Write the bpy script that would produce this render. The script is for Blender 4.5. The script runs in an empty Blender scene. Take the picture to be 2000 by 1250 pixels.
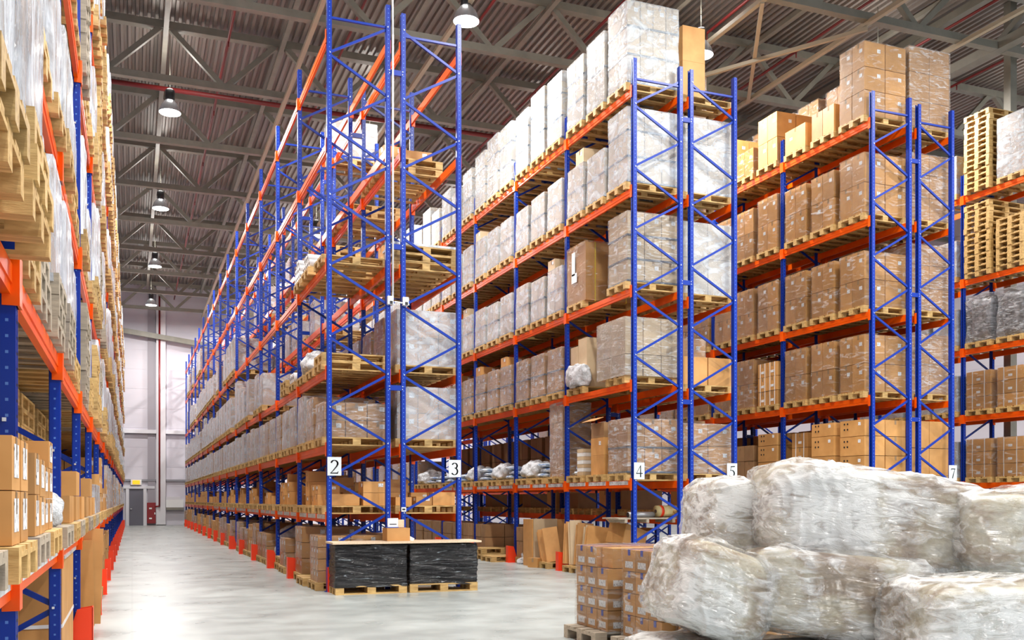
import bpy, math, random
from mathutils import Vector, Matrix, noise
random.seed(7)
sc = bpy.context.scene
COL = sc.collection

# ------------------------------------------------------------ camera, world, exposure
CAM_H = 1.55
YAW = math.radians(21.33)
cam_data = bpy.data.cameras.new('camera')
cam_data.sensor_width = 36.0
cam_data.lens = 1900.0 / 2000.0 * 36.0
cam_data.shift_y = (977 - 625) / 2000.0
cam_data.clip_start = 0.05
cam_data.clip_end = 200
cam = bpy.data.objects.new('camera', cam_data)
cam.location = (0, 0, CAM_H)
cam.rotation_euler = (math.pi / 2, 0, -YAW)
COL.objects.link(cam)
sc.camera = cam
sc.view_settings.view_transform = 'Standard'
sc.view_settings.look = 'None'
sc.view_settings.gamma = 1.0
sc.view_settings.use_curve_mapping = False
sc.view_settings.exposure = 0.55
world = bpy.data.worlds.new('world')
sc.world = world
world.use_nodes = True
world.node_tree.nodes['Background'].inputs[0].default_value = (0.80, 0.88, 1.0, 1)
world.node_tree.nodes['Background'].inputs[1].default_value = 0.85
cy = sc.cycles
cy.max_bounces = 7
cy.diffuse_bounces = 4
cy.glossy_bounces = 3
cy.transparent_max_bounces = 10
cy.transmission_bounces = 3
cy.sample_clamp_indirect = 4.0
cy.sample_clamp_direct = 12.0
cy.use_denoising = True
cy.caustics_reflective = False
cy.caustics_refractive = False
LAMP_POWER = 540.0     # each high-bay lamp
LAMP_UP = 45.0         # point light added above each lamp, brightens the roof like upward spill
LAMP_Z = 12.55

ST, CT = math.sin(YAW), math.cos(YAW)
def zc(x, y):
    return x * ST + y * CT

# ------------------------------------------------------------ materials
def new_mat(name):
    m = bpy.data.materials.new(name)
    m.use_nodes = True
    nt = m.node_tree
    b = nt.nodes['Principled BSDF']
    return m, nt, b

def N(nt, kind, **kw):
    n = nt.nodes.new(kind)
    for k, v in kw.items():
        if k in n.inputs.keys():
            n.inputs[k].default_value = v
        else:
            setattr(n, k, v)
    return n

def ramp(nt, fac, stops):
    r = nt.nodes.new('ShaderNodeValToRGB')
    e = r.color_ramp.elements
    while len(e) < len(stops):
        e.new(0.5)
    for i, (p, c) in enumerate(stops):
        e[i].position = p
        e[i].color = c if len(c) == 4 else (*c, 1)
    nt.links.new(fac, r.inputs[0])
    return r.outputs[0]

def coords(nt, scale=(1, 1, 1), rot=(0, 0, 0), rnd=False):
    tc = nt.nodes.new('ShaderNodeTexCoord')
    mp = nt.nodes.new('ShaderNodeMapping')
    mp.inputs['Scale'].default_value = scale
    mp.inputs['Rotation'].default_value = rot
    nt.links.new(tc.outputs['Object'], mp.inputs['Vector'])
    if rnd:
        oi = nt.nodes.new('ShaderNodeObjectInfo')
        mul = N(nt, 'ShaderNodeMath', operation='MULTIPLY')
        mul.inputs[1].default_value = 37.0
        nt.links.new(oi.outputs['Random'], mul.inputs[0])
        cmb = nt.nodes.new('ShaderNodeCombineXYZ')
        for i in range(3):
            nt.links.new(mul.outputs[0], cmb.inputs[i])
        nt.links.new(cmb.outputs[0], mp.inputs['Location'])
    return mp.outputs[0]

def noise_tex(nt, vec, scale, detail=3, rough=0.55, dist=0.0):
    n = nt.nodes.new('ShaderNodeTexNoise')
    n.inputs['Scale'].default_value = scale
    n.inputs['Detail'].default_value = detail
    n.inputs['Roughness'].default_value = rough
    n.inputs['Distortion'].default_value = dist
    nt.links.new(vec, n.inputs['Vector'])
    return n.outputs['Fac']

def bump(nt, height, strength, dist, target):
    b = nt.nodes.new('ShaderNodeBump')
    b.inputs['Strength'].default_value = strength
    b.inputs['Distance'].default_value = dist
    nt.links.new(height, b.inputs['Height'])
    for t in target:
        nt.links.new(b.outputs[0], t.inputs['Normal'])
    return b

def flat(name, col, rough=0.5, metal=0.0, spec=0.5, coat=0.0):
    m, nt, b = new_mat(name)
    b.inputs['Base Color'].default_value = (*col, 1)
    b.inputs['Roughness'].default_value = rough
    b.inputs['Metallic'].default_value = metal
    b.inputs['Specular IOR Level'].default_value = spec
    b.inputs['Coat Weight'].default_value = coat
    b.inputs['Coat Roughness'].default_value = 0.08
    return m

def varied(name, c0, c1, scale=4.0, rough=0.6, bumpd=0.0, bs=30, rnd=0.25, stretch=(1, 1, 1), spec=0.5):
    """colour that drifts between two tones, plus a tone of its own per object"""
    m, nt, b = new_mat(name)
    v = coords(nt, stretch, rnd=True)
    f = noise_tex(nt, v, scale)
    c = ramp(nt, f, [(0.3, c0), (0.7, c1)])
    oi = nt.nodes.new('ShaderNodeObjectInfo')
    hs = nt.nodes.new('ShaderNodeHueSaturation')
    mr = nt.nodes.new('ShaderNodeMapRange')
    mr.inputs['To Min'].default_value = 1 - rnd
    mr.inputs['To Max'].default_value = 1 + rnd
    nt.links.new(oi.outputs['Random'], mr.inputs['Value'])
    nt.links.new(mr.outputs[0], hs.inputs['Value'])
    nt.links.new(c, hs.inputs['Color'])
    nt.links.new(hs.outputs[0], b.inputs['Base Color'])
    b.inputs['Roughness'].default_value = rough
    b.inputs['Specular IOR Level'].default_value = spec
    if bumpd:
        h = noise_tex(nt, v, bs, 4)
        bump(nt, h, 1.0, bumpd, [b])
    return m

M = {}
M['card'] = varied('brown_cardboard', (0.48, 0.235, 0.068), (0.62, 0.32, 0.105), 2.5, 0.55, 0.001, 9, 0.17)
M['card_pale'] = varied('pale_cardboard', (0.54, 0.40, 0.24), (0.66, 0.51, 0.32), 2.5, 0.55, 0.001, 9, 0.14)
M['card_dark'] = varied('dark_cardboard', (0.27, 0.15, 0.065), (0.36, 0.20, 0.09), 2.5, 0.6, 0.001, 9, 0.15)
M['wood'] = varied('pallet_wood', (0.38, 0.22, 0.065), (0.66, 0.44, 0.17), 5, 0.6, 0.002, 25, 0.17, (1, 6, 6))
M['board'] = varied('particle_board', (0.62, 0.46, 0.30), (0.75, 0.60, 0.43), 40, 0.5, 0.0, 9, 0.04)
M['tape'] = flat('packing_tape', (0.33, 0.22, 0.12), 0.25)
M['tape_blue'] = flat('blue_tape', (0.03, 0.07, 0.42), 0.3)
M['seam'] = flat('seam_shadow_gap', (0.10, 0.06, 0.03), 0.8)
M['dark_band'] = flat('grey_strap_band', (0.10, 0.12, 0.15), 0.4)
M['strap_y'] = flat('yellow_strap', (0.70, 0.52, 0.06), 0.35)
M['strap_w'] = flat('white_strap', (0.75, 0.76, 0.76), 0.35)
M['blue_in'] = None
M['orange'] = varied('orange_beam_paint', (0.86, 0.085, 0.001), (0.92, 0.125, 0.002), 3, 0.33, 0, 9, 0.05, spec=0.3)
M['red'] = flat('red_guard_paint', (0.92, 0.055, 0.012), 0.35)
M['darkred'] = flat('dark_red_paint', (0.24, 0.010, 0.014), 0.3)
M['pipe_red'] = flat('sprinkler_red_paint', (0.17, 0.012, 0.012), 0.5)
M['white'] = flat('white_plastic', (0.78, 0.80, 0.80), 0.35)
M['paper'] = flat('white_paper', (0.80, 0.82, 0.80), 0.6)
M['signplate'] = flat('sign_plate_white', (0.60, 0.66, 0.68), 0.6)
M['ink'] = flat('black_ink', (0.012, 0.012, 0.014), 0.5)
M['black'] = flat('black_plastic', (0.012, 0.012, 0.014), 0.4)
M['bolt'] = flat('zinc_bolt', (0.75, 0.77, 0.80), 0.25, 0.6)
M['steel'] = varied('grey_painted_steel', (0.185, 0.18, 0.15), (0.235, 0.225, 0.185), 3, 0.5, 0, 9, 0.08)
M['steel_pale'] = flat('pale_steel', (0.42, 0.36, 0.26), 0.5)
M['galv'] = flat('galvanised_steel', (0.55, 0.57, 0.58), 0.35, 0.5)
M['wallpaint'] = varied('pale_wall_panel', (0.56, 0.54, 0.60), (0.62, 0.60, 0.66), 0.4, 0.5, 0, 9, 0.03)
M['column'] = flat('pale_column_paint', (0.68, 0.68, 0.72), 0.5)
M['doorgrey'] = flat('grey_door_paint', (0.12, 0.12, 0.15), 0.4)
M['roll'] = flat('white_film_roll', (0.78, 0.80, 0.82), 0.3, 0, 0.6, 0.3)
M['core'] = flat('cardboard_core', (0.10, 0.07, 0.05), 0.8)
M['cream'] = flat('cream_roll', (0.66, 0.56, 0.28), 0.5)
M['teal'] = flat('teal_box', (0.02, 0.22, 0.36), 0.4)

# blue uprights: a row of punched holes that is part of the steel
m, nt, b = new_mat('blue_upright_steel')
tc = nt.nodes.new('ShaderNodeTexCoord')
sx = nt.nodes.new('ShaderNodeSeparateXYZ')
nt.links.new(tc.outputs['Object'], sx.inputs[0])
md = N(nt, 'ShaderNodeMath', operation='PINGPONG'); md.inputs[1].default_value = 0.0375
nt.links.new(sx.outputs['Z'], md.inputs[0])
hz = N(nt, 'ShaderNodeMath', operation='LESS_THAN'); hz.inputs[1].default_value = 0.007
nt.links.new(md.outputs[0], hz.inputs[0])
ay = N(nt, 'ShaderNodeMath', operation='ABSOLUTE'); nt.links.new(sx.outputs['Y'], ay.inputs[0])
sy_ = N(nt, 'ShaderNodeMath', operation='SUBTRACT'); sy_.inputs[1].default_value = 0.026; nt.links.new(ay.outputs[0], sy_.inputs[0])
ay2 = N(nt, 'ShaderNodeMath', operation='ABSOLUTE'); nt.links.new(sy_.outputs[0], ay2.inputs[0])
hy = N(nt, 'ShaderNodeMath', operation='LESS_THAN'); hy.inputs[1].default_value = 0.007
nt.links.new(ay2.outputs[0], hy.inputs[0])
ax = N(nt, 'ShaderNodeMath', operation='ABSOLUTE'); nt.links.new(sx.outputs['X'], ax.inputs[0])
hx = N(nt, 'ShaderNodeMath', operation='LESS_THAN'); hx.inputs[1].default_value = 0.007
nt.links.new(ax.outputs[0], hx.inputs[0])
mu = N(nt, 'ShaderNodeMath', operation='MULTIPLY'); nt.links.new(hz.outputs[0], mu.inputs[0]); nt.links.new(hy.outputs[0], mu.inputs[1])
mu2 = N(nt, 'ShaderNodeMath', operation='MULTIPLY'); nt.links.new(hz.outputs[0], mu2.inputs[0]); nt.links.new(hx.outputs[0], mu2.inputs[1])
mxa = nt.nodes.new('ShaderNodeMix'); mxa.data_type = 'RGBA'
nt.links.new(mu.outputs[0], mxa.inputs['Factor'])
mxa.inputs['A'].default_value = (0.003, 0.030, 0.31, 1); mxa.inputs['B'].default_value = (0.004, 0.010, 0.05, 1)
mxb = nt.nodes.new('ShaderNodeMix'); mxb.data_type = 'RGBA'
nt.links.new(mu2.outputs[0], mxb.inputs['Factor'])
nt.links.new(mxa.outputs['Result'], mxb.inputs['A']); mxb.inputs['B'].default_value = (0.10, 0.22, 0.62, 1)
nt.links.new(mxb.outputs['Result'], b.inputs['Base Color'])
b.inputs['Specular IOR Level'].default_value = 0.3
b.inputs['Roughness'].default_value = 0.33
M['blue'] = m
M['blue_plain'] = flat('blue_brace_paint', (0.004, 0.032, 0.30), 0.33, 0, 0.3)

# labels with print lines
def print_mat(name, paper, sx_, sz_, thr=0.5, horiz=False):
    m, nt, b = new_mat(name)
    v = coords(nt, (sx_, sx_, sz_))
    n = nt.nodes.new('ShaderNodeTexVoronoi'); n.inputs['Scale'].default_value = 1.0
    nt.links.new(v, n.inputs['Vector'])
    c = ramp(nt, n.outputs['Distance'], [(thr - 0.03, (0.10, 0.10, 0.12)), (thr + 0.03, paper)])
    nt.links.new(c, b.inputs['Base Color'])
    b.inputs['Roughness'].default_value = 0.5
    return m
M['label'] = print_mat('printed_label', (0.82, 0.84, 0.86), 90, 26, 0.28)
M['strip'] = print_mat('shelf_label_strip', (0.72, 0.74, 0.76), 55, 12, 0.30)

# stretch film: thin clear sheet, milky where it folds over itself
def film(name, base, peak, gloss, tint=(0.88, 0.93, 0.98), streak=(3, 3, 14), scale=1.3, bscale=5.0, rough=0.10, bd=0.02, lo=0.50, hi=0.66, rot=(0.25, 0.2, 0.0)):
    """thin clear sheet: see-through, milky only where it is folded or doubled, with sharp reflections"""
    m, nt, b = new_mat(name)
    nt.nodes.remove(b)
    v = coords(nt, streak, rot, rnd=True)
    f = noise_tex(nt, v, scale, 6, 0.65, 1.2)
    tr = nt.nodes.new('ShaderNodeBsdfTransparent')
    df = nt.nodes.new('ShaderNodeBsdfDiffuse'); df.inputs[0].default_value = (*tint, 1)
    gl = nt.nodes.new('ShaderNodeBsdfGlossy'); gl.inputs['Roughness'].default_value = rough; gl.inputs[0].default_value = (1, 1, 1, 1)
    fac = ramp(nt, f, [(lo, (base,) * 3), (hi, (peak,) * 3)])
    m1 = nt.nodes.new('ShaderNodeMixShader'); m2 = nt.nodes.new('ShaderNodeMixShader')
    nt.links.new(fac, m1.inputs[0]); nt.links.new(tr.outputs[0], m1.inputs[1]); nt.links.new(df.outputs[0], m1.inputs[2])
    h = noise_tex(nt, v, bscale, 4, 0.6, 1.0)
    bp = bump(nt, h, 1.0, bd, [gl])
    fr = nt.nodes.new('ShaderNodeFresnel'); fr.inputs[0].default_value = 1.5; nt.links.new(bp.outputs[0], fr.inputs['Normal'])
    ad = N(nt, 'ShaderNodeMath', operation='MULTIPLY_ADD'); nt.links.new(fr.outputs[0], ad.inputs[0]); ad.inputs[1].default_value = 0.55; ad.inputs[2].default_value = gloss
    nt.links.new(ad.outputs[0], m2.inputs[0]); nt.links.new(m1.outputs[0], m2.inputs[1]); nt.links.new(gl.outputs[0], m2.inputs[2])
    nt.links.new(m2.outputs[0], nt.nodes['Material Output'].inputs['Surface'])
    return m
M['film'] = film('clear_stretch_film', 0.03, 0.60, 0.10, lo=0.50, hi=0.72)
M['film_light'] = film('light_stretch_film', 0.0, 0.42, 0.035, streak=(2, 2, 8), lo=0.54, hi=0.74)
M['film_milky'] = film('milky_stretch_film', 0.24, 0.60, 0.10, (0.80, 0.90, 1.0), (1.6, 1.6, 2.6), lo=0.46, hi=0.70)
M['film_drape'] = film('draped_film', 0.28, 0.80, 0.10, (0.80, 0.86, 0.95), (5, 5, 0.9), 1.2, 3.0, 0.14, 0.03, 0.42, 0.62)

# ------------------------------------------------------------ mesh builder
class MB:
    def __init__(self):
        self.v = []; self.f = []; self.m = []
    def box(self, c, s, mat=0, rot=None):
        x, y, z = s[0] / 2, s[1] / 2, s[2] / 2
        b = len(self.v)
        for dz in (-z, z):
            for dx, dy in ((-x, -y), (x, -y), (x, y), (-x, y)):
                p = Vector((dx, dy, dz))
                if rot is not None:
                    p = rot @ p
                self.v.append((c[0] + p.x, c[1] + p.y, c[2] + p.z))
        for q in ((0, 3, 2, 1), (4, 5, 6, 7), (0, 1, 5, 4), (1, 2, 6, 5), (2, 3, 7, 6), (3, 0, 4, 7)):
            self.f.append(tuple(b + i for i in q)); self.m.append(mat)
        return self
    def quad(self, pts, mat=0):
        b = len(self.v)
        self.v += [tuple(p) for p in pts]
        self.f.append(tuple(range(b, b + len(pts)))); self.m.append(mat)
        return self
    def bar(self, p0, p1, w, h, mat=0, up=(0, 0, 1)):
        p0, p1 = Vector(p0), Vector(p1)
        d = p1 - p0
        L = d.length
        if L < 1e-6: return self
        d.normalize()
        u = Vector(up)
        s = d.cross(u)
        if s.length < 1e-4:
            s = d.cross(Vector((1, 0, 0)))
        s.normalize()
        u = s.cross(d)
        R = Matrix((d, s, u)).transposed()
        return self.box((p0 + p1) / 2, (L, w, h), mat, R)
    def tube(self, p0, p1, r, n=10, mat=0, r2=None, caps=True, capmat=None):
        p0, p1 = Vector(p0), Vector(p1)
        r2 = r if r2 is None else r2
        d = (p1 - p0).normalized()
        a = d.cross(Vector((0, 0, 1)))
        if a.length < 1e-3: a = d.cross(Vector((1, 0, 0)))
        a.normalize(); c = d.cross(a)
        b = len(self.v)
        for p, rr in ((p0, r), (p1, r2)):
            for i in range(n):
                t = 2 * math.pi * i / n
                self.v.append(tuple(p + (a * math.cos(t) + c * math.sin(t)) * rr))
        for i in range(n):
            j = (i + 1) % n
            self.f.append((b + i, b + j, b + n + j, b + n + i)); self.m.append(mat)
        if caps:
            cm = mat if capmat is None else capmat
            self.f.append(tuple(b + n - 1 - i for i in range(n))); self.m.append(cm)
            self.f.append(tuple(b + n + i for i in range(n))); self.m.append(cm)
        return self
    def lathe(self, prof, n=20, mat=0, c=(0, 0, 0)):
        b = len(self.v)
        for r, z in prof:
            for i in range(n):
                t = 2 * math.pi * i / n
                self.v.append((c[0] + r * math.cos(t), c[1] + r * math.sin(t), c[2] + z))
        for k in range(len(prof) - 1):
            for i in range(n):
                j = (i + 1) % n
                self.f.append((b + k * n + i, b + k * n + j, b + (k + 1) * n + j, b + (k + 1) * n + i)); self.m.append(mat)
        return self
    def prism(self, poly, y0, y1, mat=0, axis='y'):
        """polygon in (a, z) pushed along the axis"""
        n = len(poly); b = len(self.v)
        for t in (y0, y1):
            for a, z in poly:
                self.v.append((a, t, z) if axis == 'y' else (t, a, z))
        self.f.append(tuple(b + i for i in range(n))); self.m.append(mat)
        self.f.append(tuple(b + n + n - 1 - i for i in range(n))); self.m.append(mat)
        for i in range(n):
            j = (i + 1) % n
            self.f.append((b + j, b + i, b + n + i, b + n + j)); self.m.append(mat)
        return self
    def mesh(self, name, mats, smooth=False):
        me = bpy.data.meshes.new(name)
        me.from_pydata(self.v, [], self.f)
        for mt in mats: me.materials.append(mt)
        if len(mats) > 1:
            me.polygons.foreach_set('material_index', self.m)
        if smooth:
            me.polygons.foreach_set('use_smooth', [True] * len(self.f))
        me.update()
        return me
    def build(self, name, mats, parent=None, smooth=False, loc=None):
        if not isinstance(mats, (list, tuple)): mats = [mats]
        return ob(name, self.mesh(name, mats, smooth), parent, loc)

def ob(name, data, parent=None, loc=None, rotz=0.0):
    o = bpy.data.objects.new(name, data)
    COL.objects.link(o)
    if parent is not None: o.parent = parent
    if loc is not None: o.location = loc
    if rotz: o.rotation_euler.z = rotz
    return o

LABELS = {}
NUMW = {'2': 'two', '3': 'three', '4': 'four', '5': 'five', '7': 'seven', '6': 'six'}
def tag(o, label, cat, group=None, kind=None):
    for a_, b_ in NUMW.items():
        for w_ in ('rack ', 'sign ', 'number ', 'beside '):
            label = label.replace(w_ + a_, w_ + b_)
    label = label.replace('racks 3 and 4', 'racks three and four').replace('racks 5 and 6', 'racks five and six').replace('racks 2 and 3', 'racks two and three').replace('racks 4 and 5', 'racks four and five')
    o['label'] = label
    o['category'] = cat
    if group: o['group'] = group
    if kind: o['kind'] = kind
    LABELS.setdefault(label, []).append(o.name)
    return o
def thing(name, label, cat, loc=(0, 0, 0), rotz=0.0, group=None):
    return tag(ob(name, None, None, loc, rotz), label, cat, group)
def struct(o):
    o['kind'] = 'structure'
    return o
def copy_tree(o, parent=None):
    c = o.copy(); COL.objects.link(c); c.parent = parent
    for ch in list(KIDS.get(o, o.children)):
        copy_tree(ch, c)
    return c
KIDS = {}
ORD = ['first', 'second', 'third', 'fourth', 'fifth', 'sixth', 'seventh', 'eighth', 'ninth', 'tenth', 'eleventh', 'twelfth',
       'thirteenth', 'fourteenth', 'fifteenth', 'sixteenth', 'seventeenth', 'eighteenth', 'nineteenth', 'twentieth']

# ------------------------------------------------------------ the hall
X0, X1, Y0, Y1, ZR = -3.2, 34.0, -8.0, 64.0, 14.75
# floor
m, nt, b = new_mat('polished_concrete')
v = coords(nt, (1, 1, 1))
f1 = noise_tex(nt, v, 0.35, 6, 0.6, 0.3)
f2 = noise_tex(nt, v, 1.6, 3, 0.5)
mx = nt.nodes.new('ShaderNodeMix'); mx.data_type = 'FLOAT'; mx.inputs['Factor'].default_value = 0.35
nt.links.new(f1, mx.inputs['A']); nt.links.new(f2, mx.inputs['B'])
c = ramp(nt, mx.outputs['Result'], [(0.36, (0.27, 0.295, 0.29)), (0.50, (0.34, 0.37, 0.36)), (0.64, (0.41, 0.445, 0.435))])
br = nt.nodes.new('ShaderNodeTexBrick')
br.offset = 0.0
br.inputs['Scale'].default_value = 1.0
br.inputs['Brick Width'].default_value = 6.1; br.inputs['Row Height'].default_value = 6.1
br.inputs['Mortar Size'].default_value = 0.012
br.inputs['Color1'].default_value = (1, 1, 1, 1); br.inputs['Color2'].default_value = (1, 1, 1, 1); br.inputs['Mortar'].default_value = (0.88, 0.88, 0.88, 1)
nt.links.new(v, br.inputs['Vector'])
mm = nt.nodes.new('ShaderNodeMix'); mm.data_type = 'RGBA'; mm.blend_type = 'MULTIPLY'; mm.inputs['Factor'].default_value = 1
nt.links.new(c, mm.inputs['A']); nt.links.new(br.outputs['Color'], mm.inputs['B'])
nt.links.new(mm.outputs['Result'], b.inputs['Base Color'])
rr = ramp(nt, f2, [(0.3, (0.26,) * 3), (0.7, (0.38,) * 3)])
nt.links.new(rr, b.inputs['Roughness'])
b.inputs['Specular IOR Level'].default_value = 0.38
M['floor'] = m
struct(MB().box(((X0 + X1) / 2, (Y0 + Y1) / 2, -0.15), (X1 - X0 + 1, Y1 - Y0 + 1, 0.3)).build('floor', M['floor']))
# ceiling: trapezoid sheet, ribs run along the aisles
m, nt, b = new_mat('corrugated_roof_sheet')
v = coords(nt, (1, 0.25, 1))
f1 = noise_tex(nt, v, 1.2, 4)
c = ramp(nt, f1, [(0.3, (0.19, 0.165, 0.145)), (0.7, (0.28, 0.25, 0.225))])
nt.links.new(c, b.inputs['Base Color']); b.inputs['Roughness'].default_value = 0.42; b.inputs['Metallic'].default_value = 0.25
M['deck'] = m
mb = MB()
pitch, prof = 0.20, []
x = X0 - 0.3
while x < X1 + 0.3:
    prof += [(x, ZR), (x + 0.075, ZR), (x + 0.10, ZR + 0.07), (x + 0.175, ZR + 0.07)]
    x += pitch
ys = [Y0 - 0.2 + (Y1 - Y0 + 0.4) * i / 6 for i in range(7)]
nP = len(prof)
for y in ys:
    for a, z in prof: mb.v.append((a, y, z))
for j in range(6):
    for i in range(nP - 1):
        mb.f.append((j * nP + i, j * nP + i + 1, (j + 1) * nP + i + 1, (j + 1) * nP + i)); mb.m.append(0)
mb.box(((X0 + X1) / 2, (Y0 + Y1) / 2, ZR + 0.25), (X1 - X0 + 0.6, Y1 - Y0 + 0.4, 0.1))
struct(mb.build('ceiling', M['deck']))
# walls: side walls and the far gable wall in long panels
def wall(name, x0, y0, x1, y1, h=ZR + 0.3):
    mb = MB()
    L = math.hypot(x1 - x0, y1 - y0); d = Vector((x1 - x0, y1 - y0, 0)) / L
    z = 0.0; k = 0
    while z < h - 0.01:
        dz = min(1.2, h - z)
        mb.bar(Vector((x0, y0, z + dz / 2)), Vector((x1, y1, z + dz / 2)), 0.20, dz - 0.012)
        z += dz
    mb.bar(Vector((x0, y0, h / 2)), Vector((x1, y1, h / 2)), 0.18, h)
    return struct(mb.build(name, M['wallpaint']))
wall('wall_far', X0, Y1 + 0.1, X1, Y1 + 0.1)
wall('wall_left', X0 - 0.1, Y0, X0 - 0.1, Y1 + 0.2)
wall('wall_right', X1 + 0.1, Y0, X1 + 0.1, Y1 + 0.2)
def wx(px, Y=Y1):
    t = (px - 1000) / 1900.0; tt = math.tan(YAW)
    return Y * (tt + t) / (1 - t * tt)
def wz(py, X, Y):
    return CAM_H + (977 - py) * zc(X, Y) / 1900.0

# far wall: columns, rails, door, fire cabinet, pipe
mb = MB(); xa, xb = wx(305), wx(323)
mb.box(((xa + xb) / 2, Y1 - 0.22, 7.4), (xb - xa, 0.4, 14.7))
struct(mb.build('trim_1', M['column']))
mb = MB(); mb.box((wx(296), Y1 - 0.05, 7.4), (0.45, 0.1, 14.7))
struct(mb.build('trim_2', flat('grey_joint', (0.34, 0.32, 0.36), 0.6)))
for i, (py, h, dpt) in enumerate(((843, 0.22, 0.25), (938, 0.12, 0.12))):
    z = wz(py, 0.5, Y1)
    struct(MB().box(((X0 + 9) / 2, Y1 - dpt / 2, z), (9 - X0, dpt, h)).build('trim_%d' % (3 + i), M['column'] if i == 0 else flat('grey_rail', (0.25, 0.25, 0.28), 0.5)))
for i, (a, c2, pya, pyb, mt) in enumerate(((324, 352, 970, 976, 'column'), (324, 358, 976, 991, 'white'), (324, 358, 991, 996, 'steel'))):
    xa, xb = wx(a), wx(c2)
    struct(MB().box(((xa + xb) / 2, Y1 - 0.15, (wz(pya, 2, Y1) + wz(pyb, 2, Y1)) / 2), (xb - xa, 0.3, wz(pya, 2, Y1) - wz(pyb, 2, Y1))).build('trim_%d' % (5 + i), M[mt]))
xa, xb = wx(252), wx(280)
dz = 2.25
door = struct(MB().box(((xa + xb) / 2, Y1 - 0.03, dz / 2), (xb - xa, 0.06, dz)).build('door_1', M['doorgrey']))
mb = MB()
mb.box((xa - 0.09, Y1 - 0.06, dz / 2 + 0.06), (0.18, 0.12, dz + 0.12)).box((xb + 0.09, Y1 - 0.06, dz / 2 + 0.06), (0.18, 0.12, dz + 0.12))
mb.box(((xa + xb) / 2, Y1 - 0.06, dz + 0.09), (xb - xa + 1.3, 0.14, 0.16))
mb.build('door_frame', M['column'], door)
MB().box((xa + 0.12, Y1 - 0.09, 1.02), (0.10, 0.05, 0.05)).build('door_handle', M['galv'], door)
fc = thing('fire_hose_cabinet', 'red fire hose cabinet on the far wall right of the grey door', 'fire cabinet', (wx(295.5), Y1 - 0.02, 0.1))
w_, h_ = wx(304) - wx(287), 1.28
MB().box((0, -0.12, h_ / 2 + 0.02), (w_, 0.24, h_)).build('cabinet_body', M['darkred'], fc)
MB().box((0, -0.245, h_ / 2 + 0.02), (w_ - 0.06, 0.015, h_ - 0.06)).build('cabinet_door', M['darkred'], fc)
MB().box((-0.05, -0.262, h_ * 0.74), (0.16, 0.02, 0.09)).box((-0.05, -0.262, h_ * 0.26), (0.16, 0.02, 0.09)).box((w_ * 0.4, -0.262, h_ * 0.5), (0.06, 0.03, 0.12)).build('white_label', M['paper'], fc)
px_ = wx(311)
mb = MB().tube((px_, Y1 - 0.5, 1.15), (px_, Y1 - 0.5, 14.4), 0.055, 8)
mb.tube((px_, Y1 - 0.5, 1.2), (px_ - 0.25, Y1 - 0.42, 1.15), 0.045, 8)
tag(mb.build('fire_water_riser', M['darkred'], smooth=True), 'red vertical water pipe on the white column of the far wall', 'pipe')
sg = thing('exit_sign', 'small amber exit sign above the grey door', 'sign', (wx(266), Y1 - 0.02, wz(942, 0, Y1)))
MB().box((0, -0.08, 0), (0.62, 0.16, 0.34)).build('sign_housing', M['paper'], sg)
me_ = flat('amber_lit_panel', (0.9, 0.4, 0.02), 0.4)
me_.node_tree.nodes['Principled BSDF'].inputs['Emission Color'].default_value = (1, 0.35, 0.01, 1)
me_.node_tree.nodes['Principled BSDF'].inputs['Emission Strength'].default_value = 0.8
MB().box((0, -0.165, 0), (0.42, 0.02, 0.24)).build('lit_panel', me_, sg)
# duct rails high on the far wall
mb = MB().bar((X0, Y1 - 0.6, wz(655, 0, Y1 - .6) + 0.6), (8, Y1 - 0.6, wz(680, 3, Y1 - .6) - 0.2), 0.25, 0.3)
tag(mb.build('ventilation_duct', M['steel']), 'grey duct sloping across the top of the far wall', 'duct')

# ------------------------------------------------------------ roof trusses
ZB, ZT = 13.0, 14.62
TY = [23.45 + 4.85 * k for k in range(-4, 9)]
XE = 20.45
def truss(y, xa, xb, label):
    t = thing('roof_truss', label, 'roof truss', (0, y, 0), group='steel roof trusses over the hall')
    MB().box(((xa + xb) / 2, 0, ZB + 0.09), (xb - xa, 0.20, 0.18)).build('bottom_chord', M['steel'], t)
    MB().box(((xa + xb) / 2, 0, ZT - 0.07), (xb - xa, 0.24, 0.20)).build('top_chord', M['steel'], t)
    top = [0.86 + 3.1 * k for k in range(-2, 12)]
    for tx in top:
        for s in (-1, 1):
            bx_ = tx + s * 1.55
            if xa - 0.2 < tx < xb + 0.2 and xa - 0.2 < bx_ < xb + 0.2:
                MB().bar((tx + s * 0.12, 0, ZT - 0.12), (bx_ - s * 0.08, 0, ZB + 0.16), 0.14, 0.14).build('diagonal', M['steel'], t)
    return t
for k, y in enumerate(TY):
    n = len(TY) - 1 - k
    truss(y, X0, XE, 'grey steel roof truss over the racks, %s counted from the far wall' % ORD[n])
    truss(y, XE + 0.3, X1, 'grey steel roof truss right of the girder, %s from the far wall' % ORD[n])
g = thing('roof_girder', 'long grey lattice girder carrying the truss ends above the right aisle', 'girder', (XE + 0.15, 0, 0))
MB().box((0, 28, ZB + 0.12), (0.28, 72, 0.24)).build('bottom_chord', M['steel'], g)
MB().box((0, 28, ZT - 0.07), (0.24, 72, 0.2)).build('top_chord', M['steel'], g)
mb = MB()
for k in range(-1, 12):
    y = TY[0] + 4.85 * k
    mb.bar((0, y, ZB + 0.2), (0, y + 2.42, ZT - 0.1), 0.16, 0.16).bar((0, y + 2.42, ZT - 0.1), (0, y + 4.85, ZB + 0.2), 0.16, 0.16)
mb.build('lattice', M['steel'], g)
tag(MB().box((21.72, 19.25, ZR / 2), (0.22, 0.22, ZR)).build('steel_column', M['steel']), 'grey steel column behind the pallet stacks at the right edge', 'column')
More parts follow.
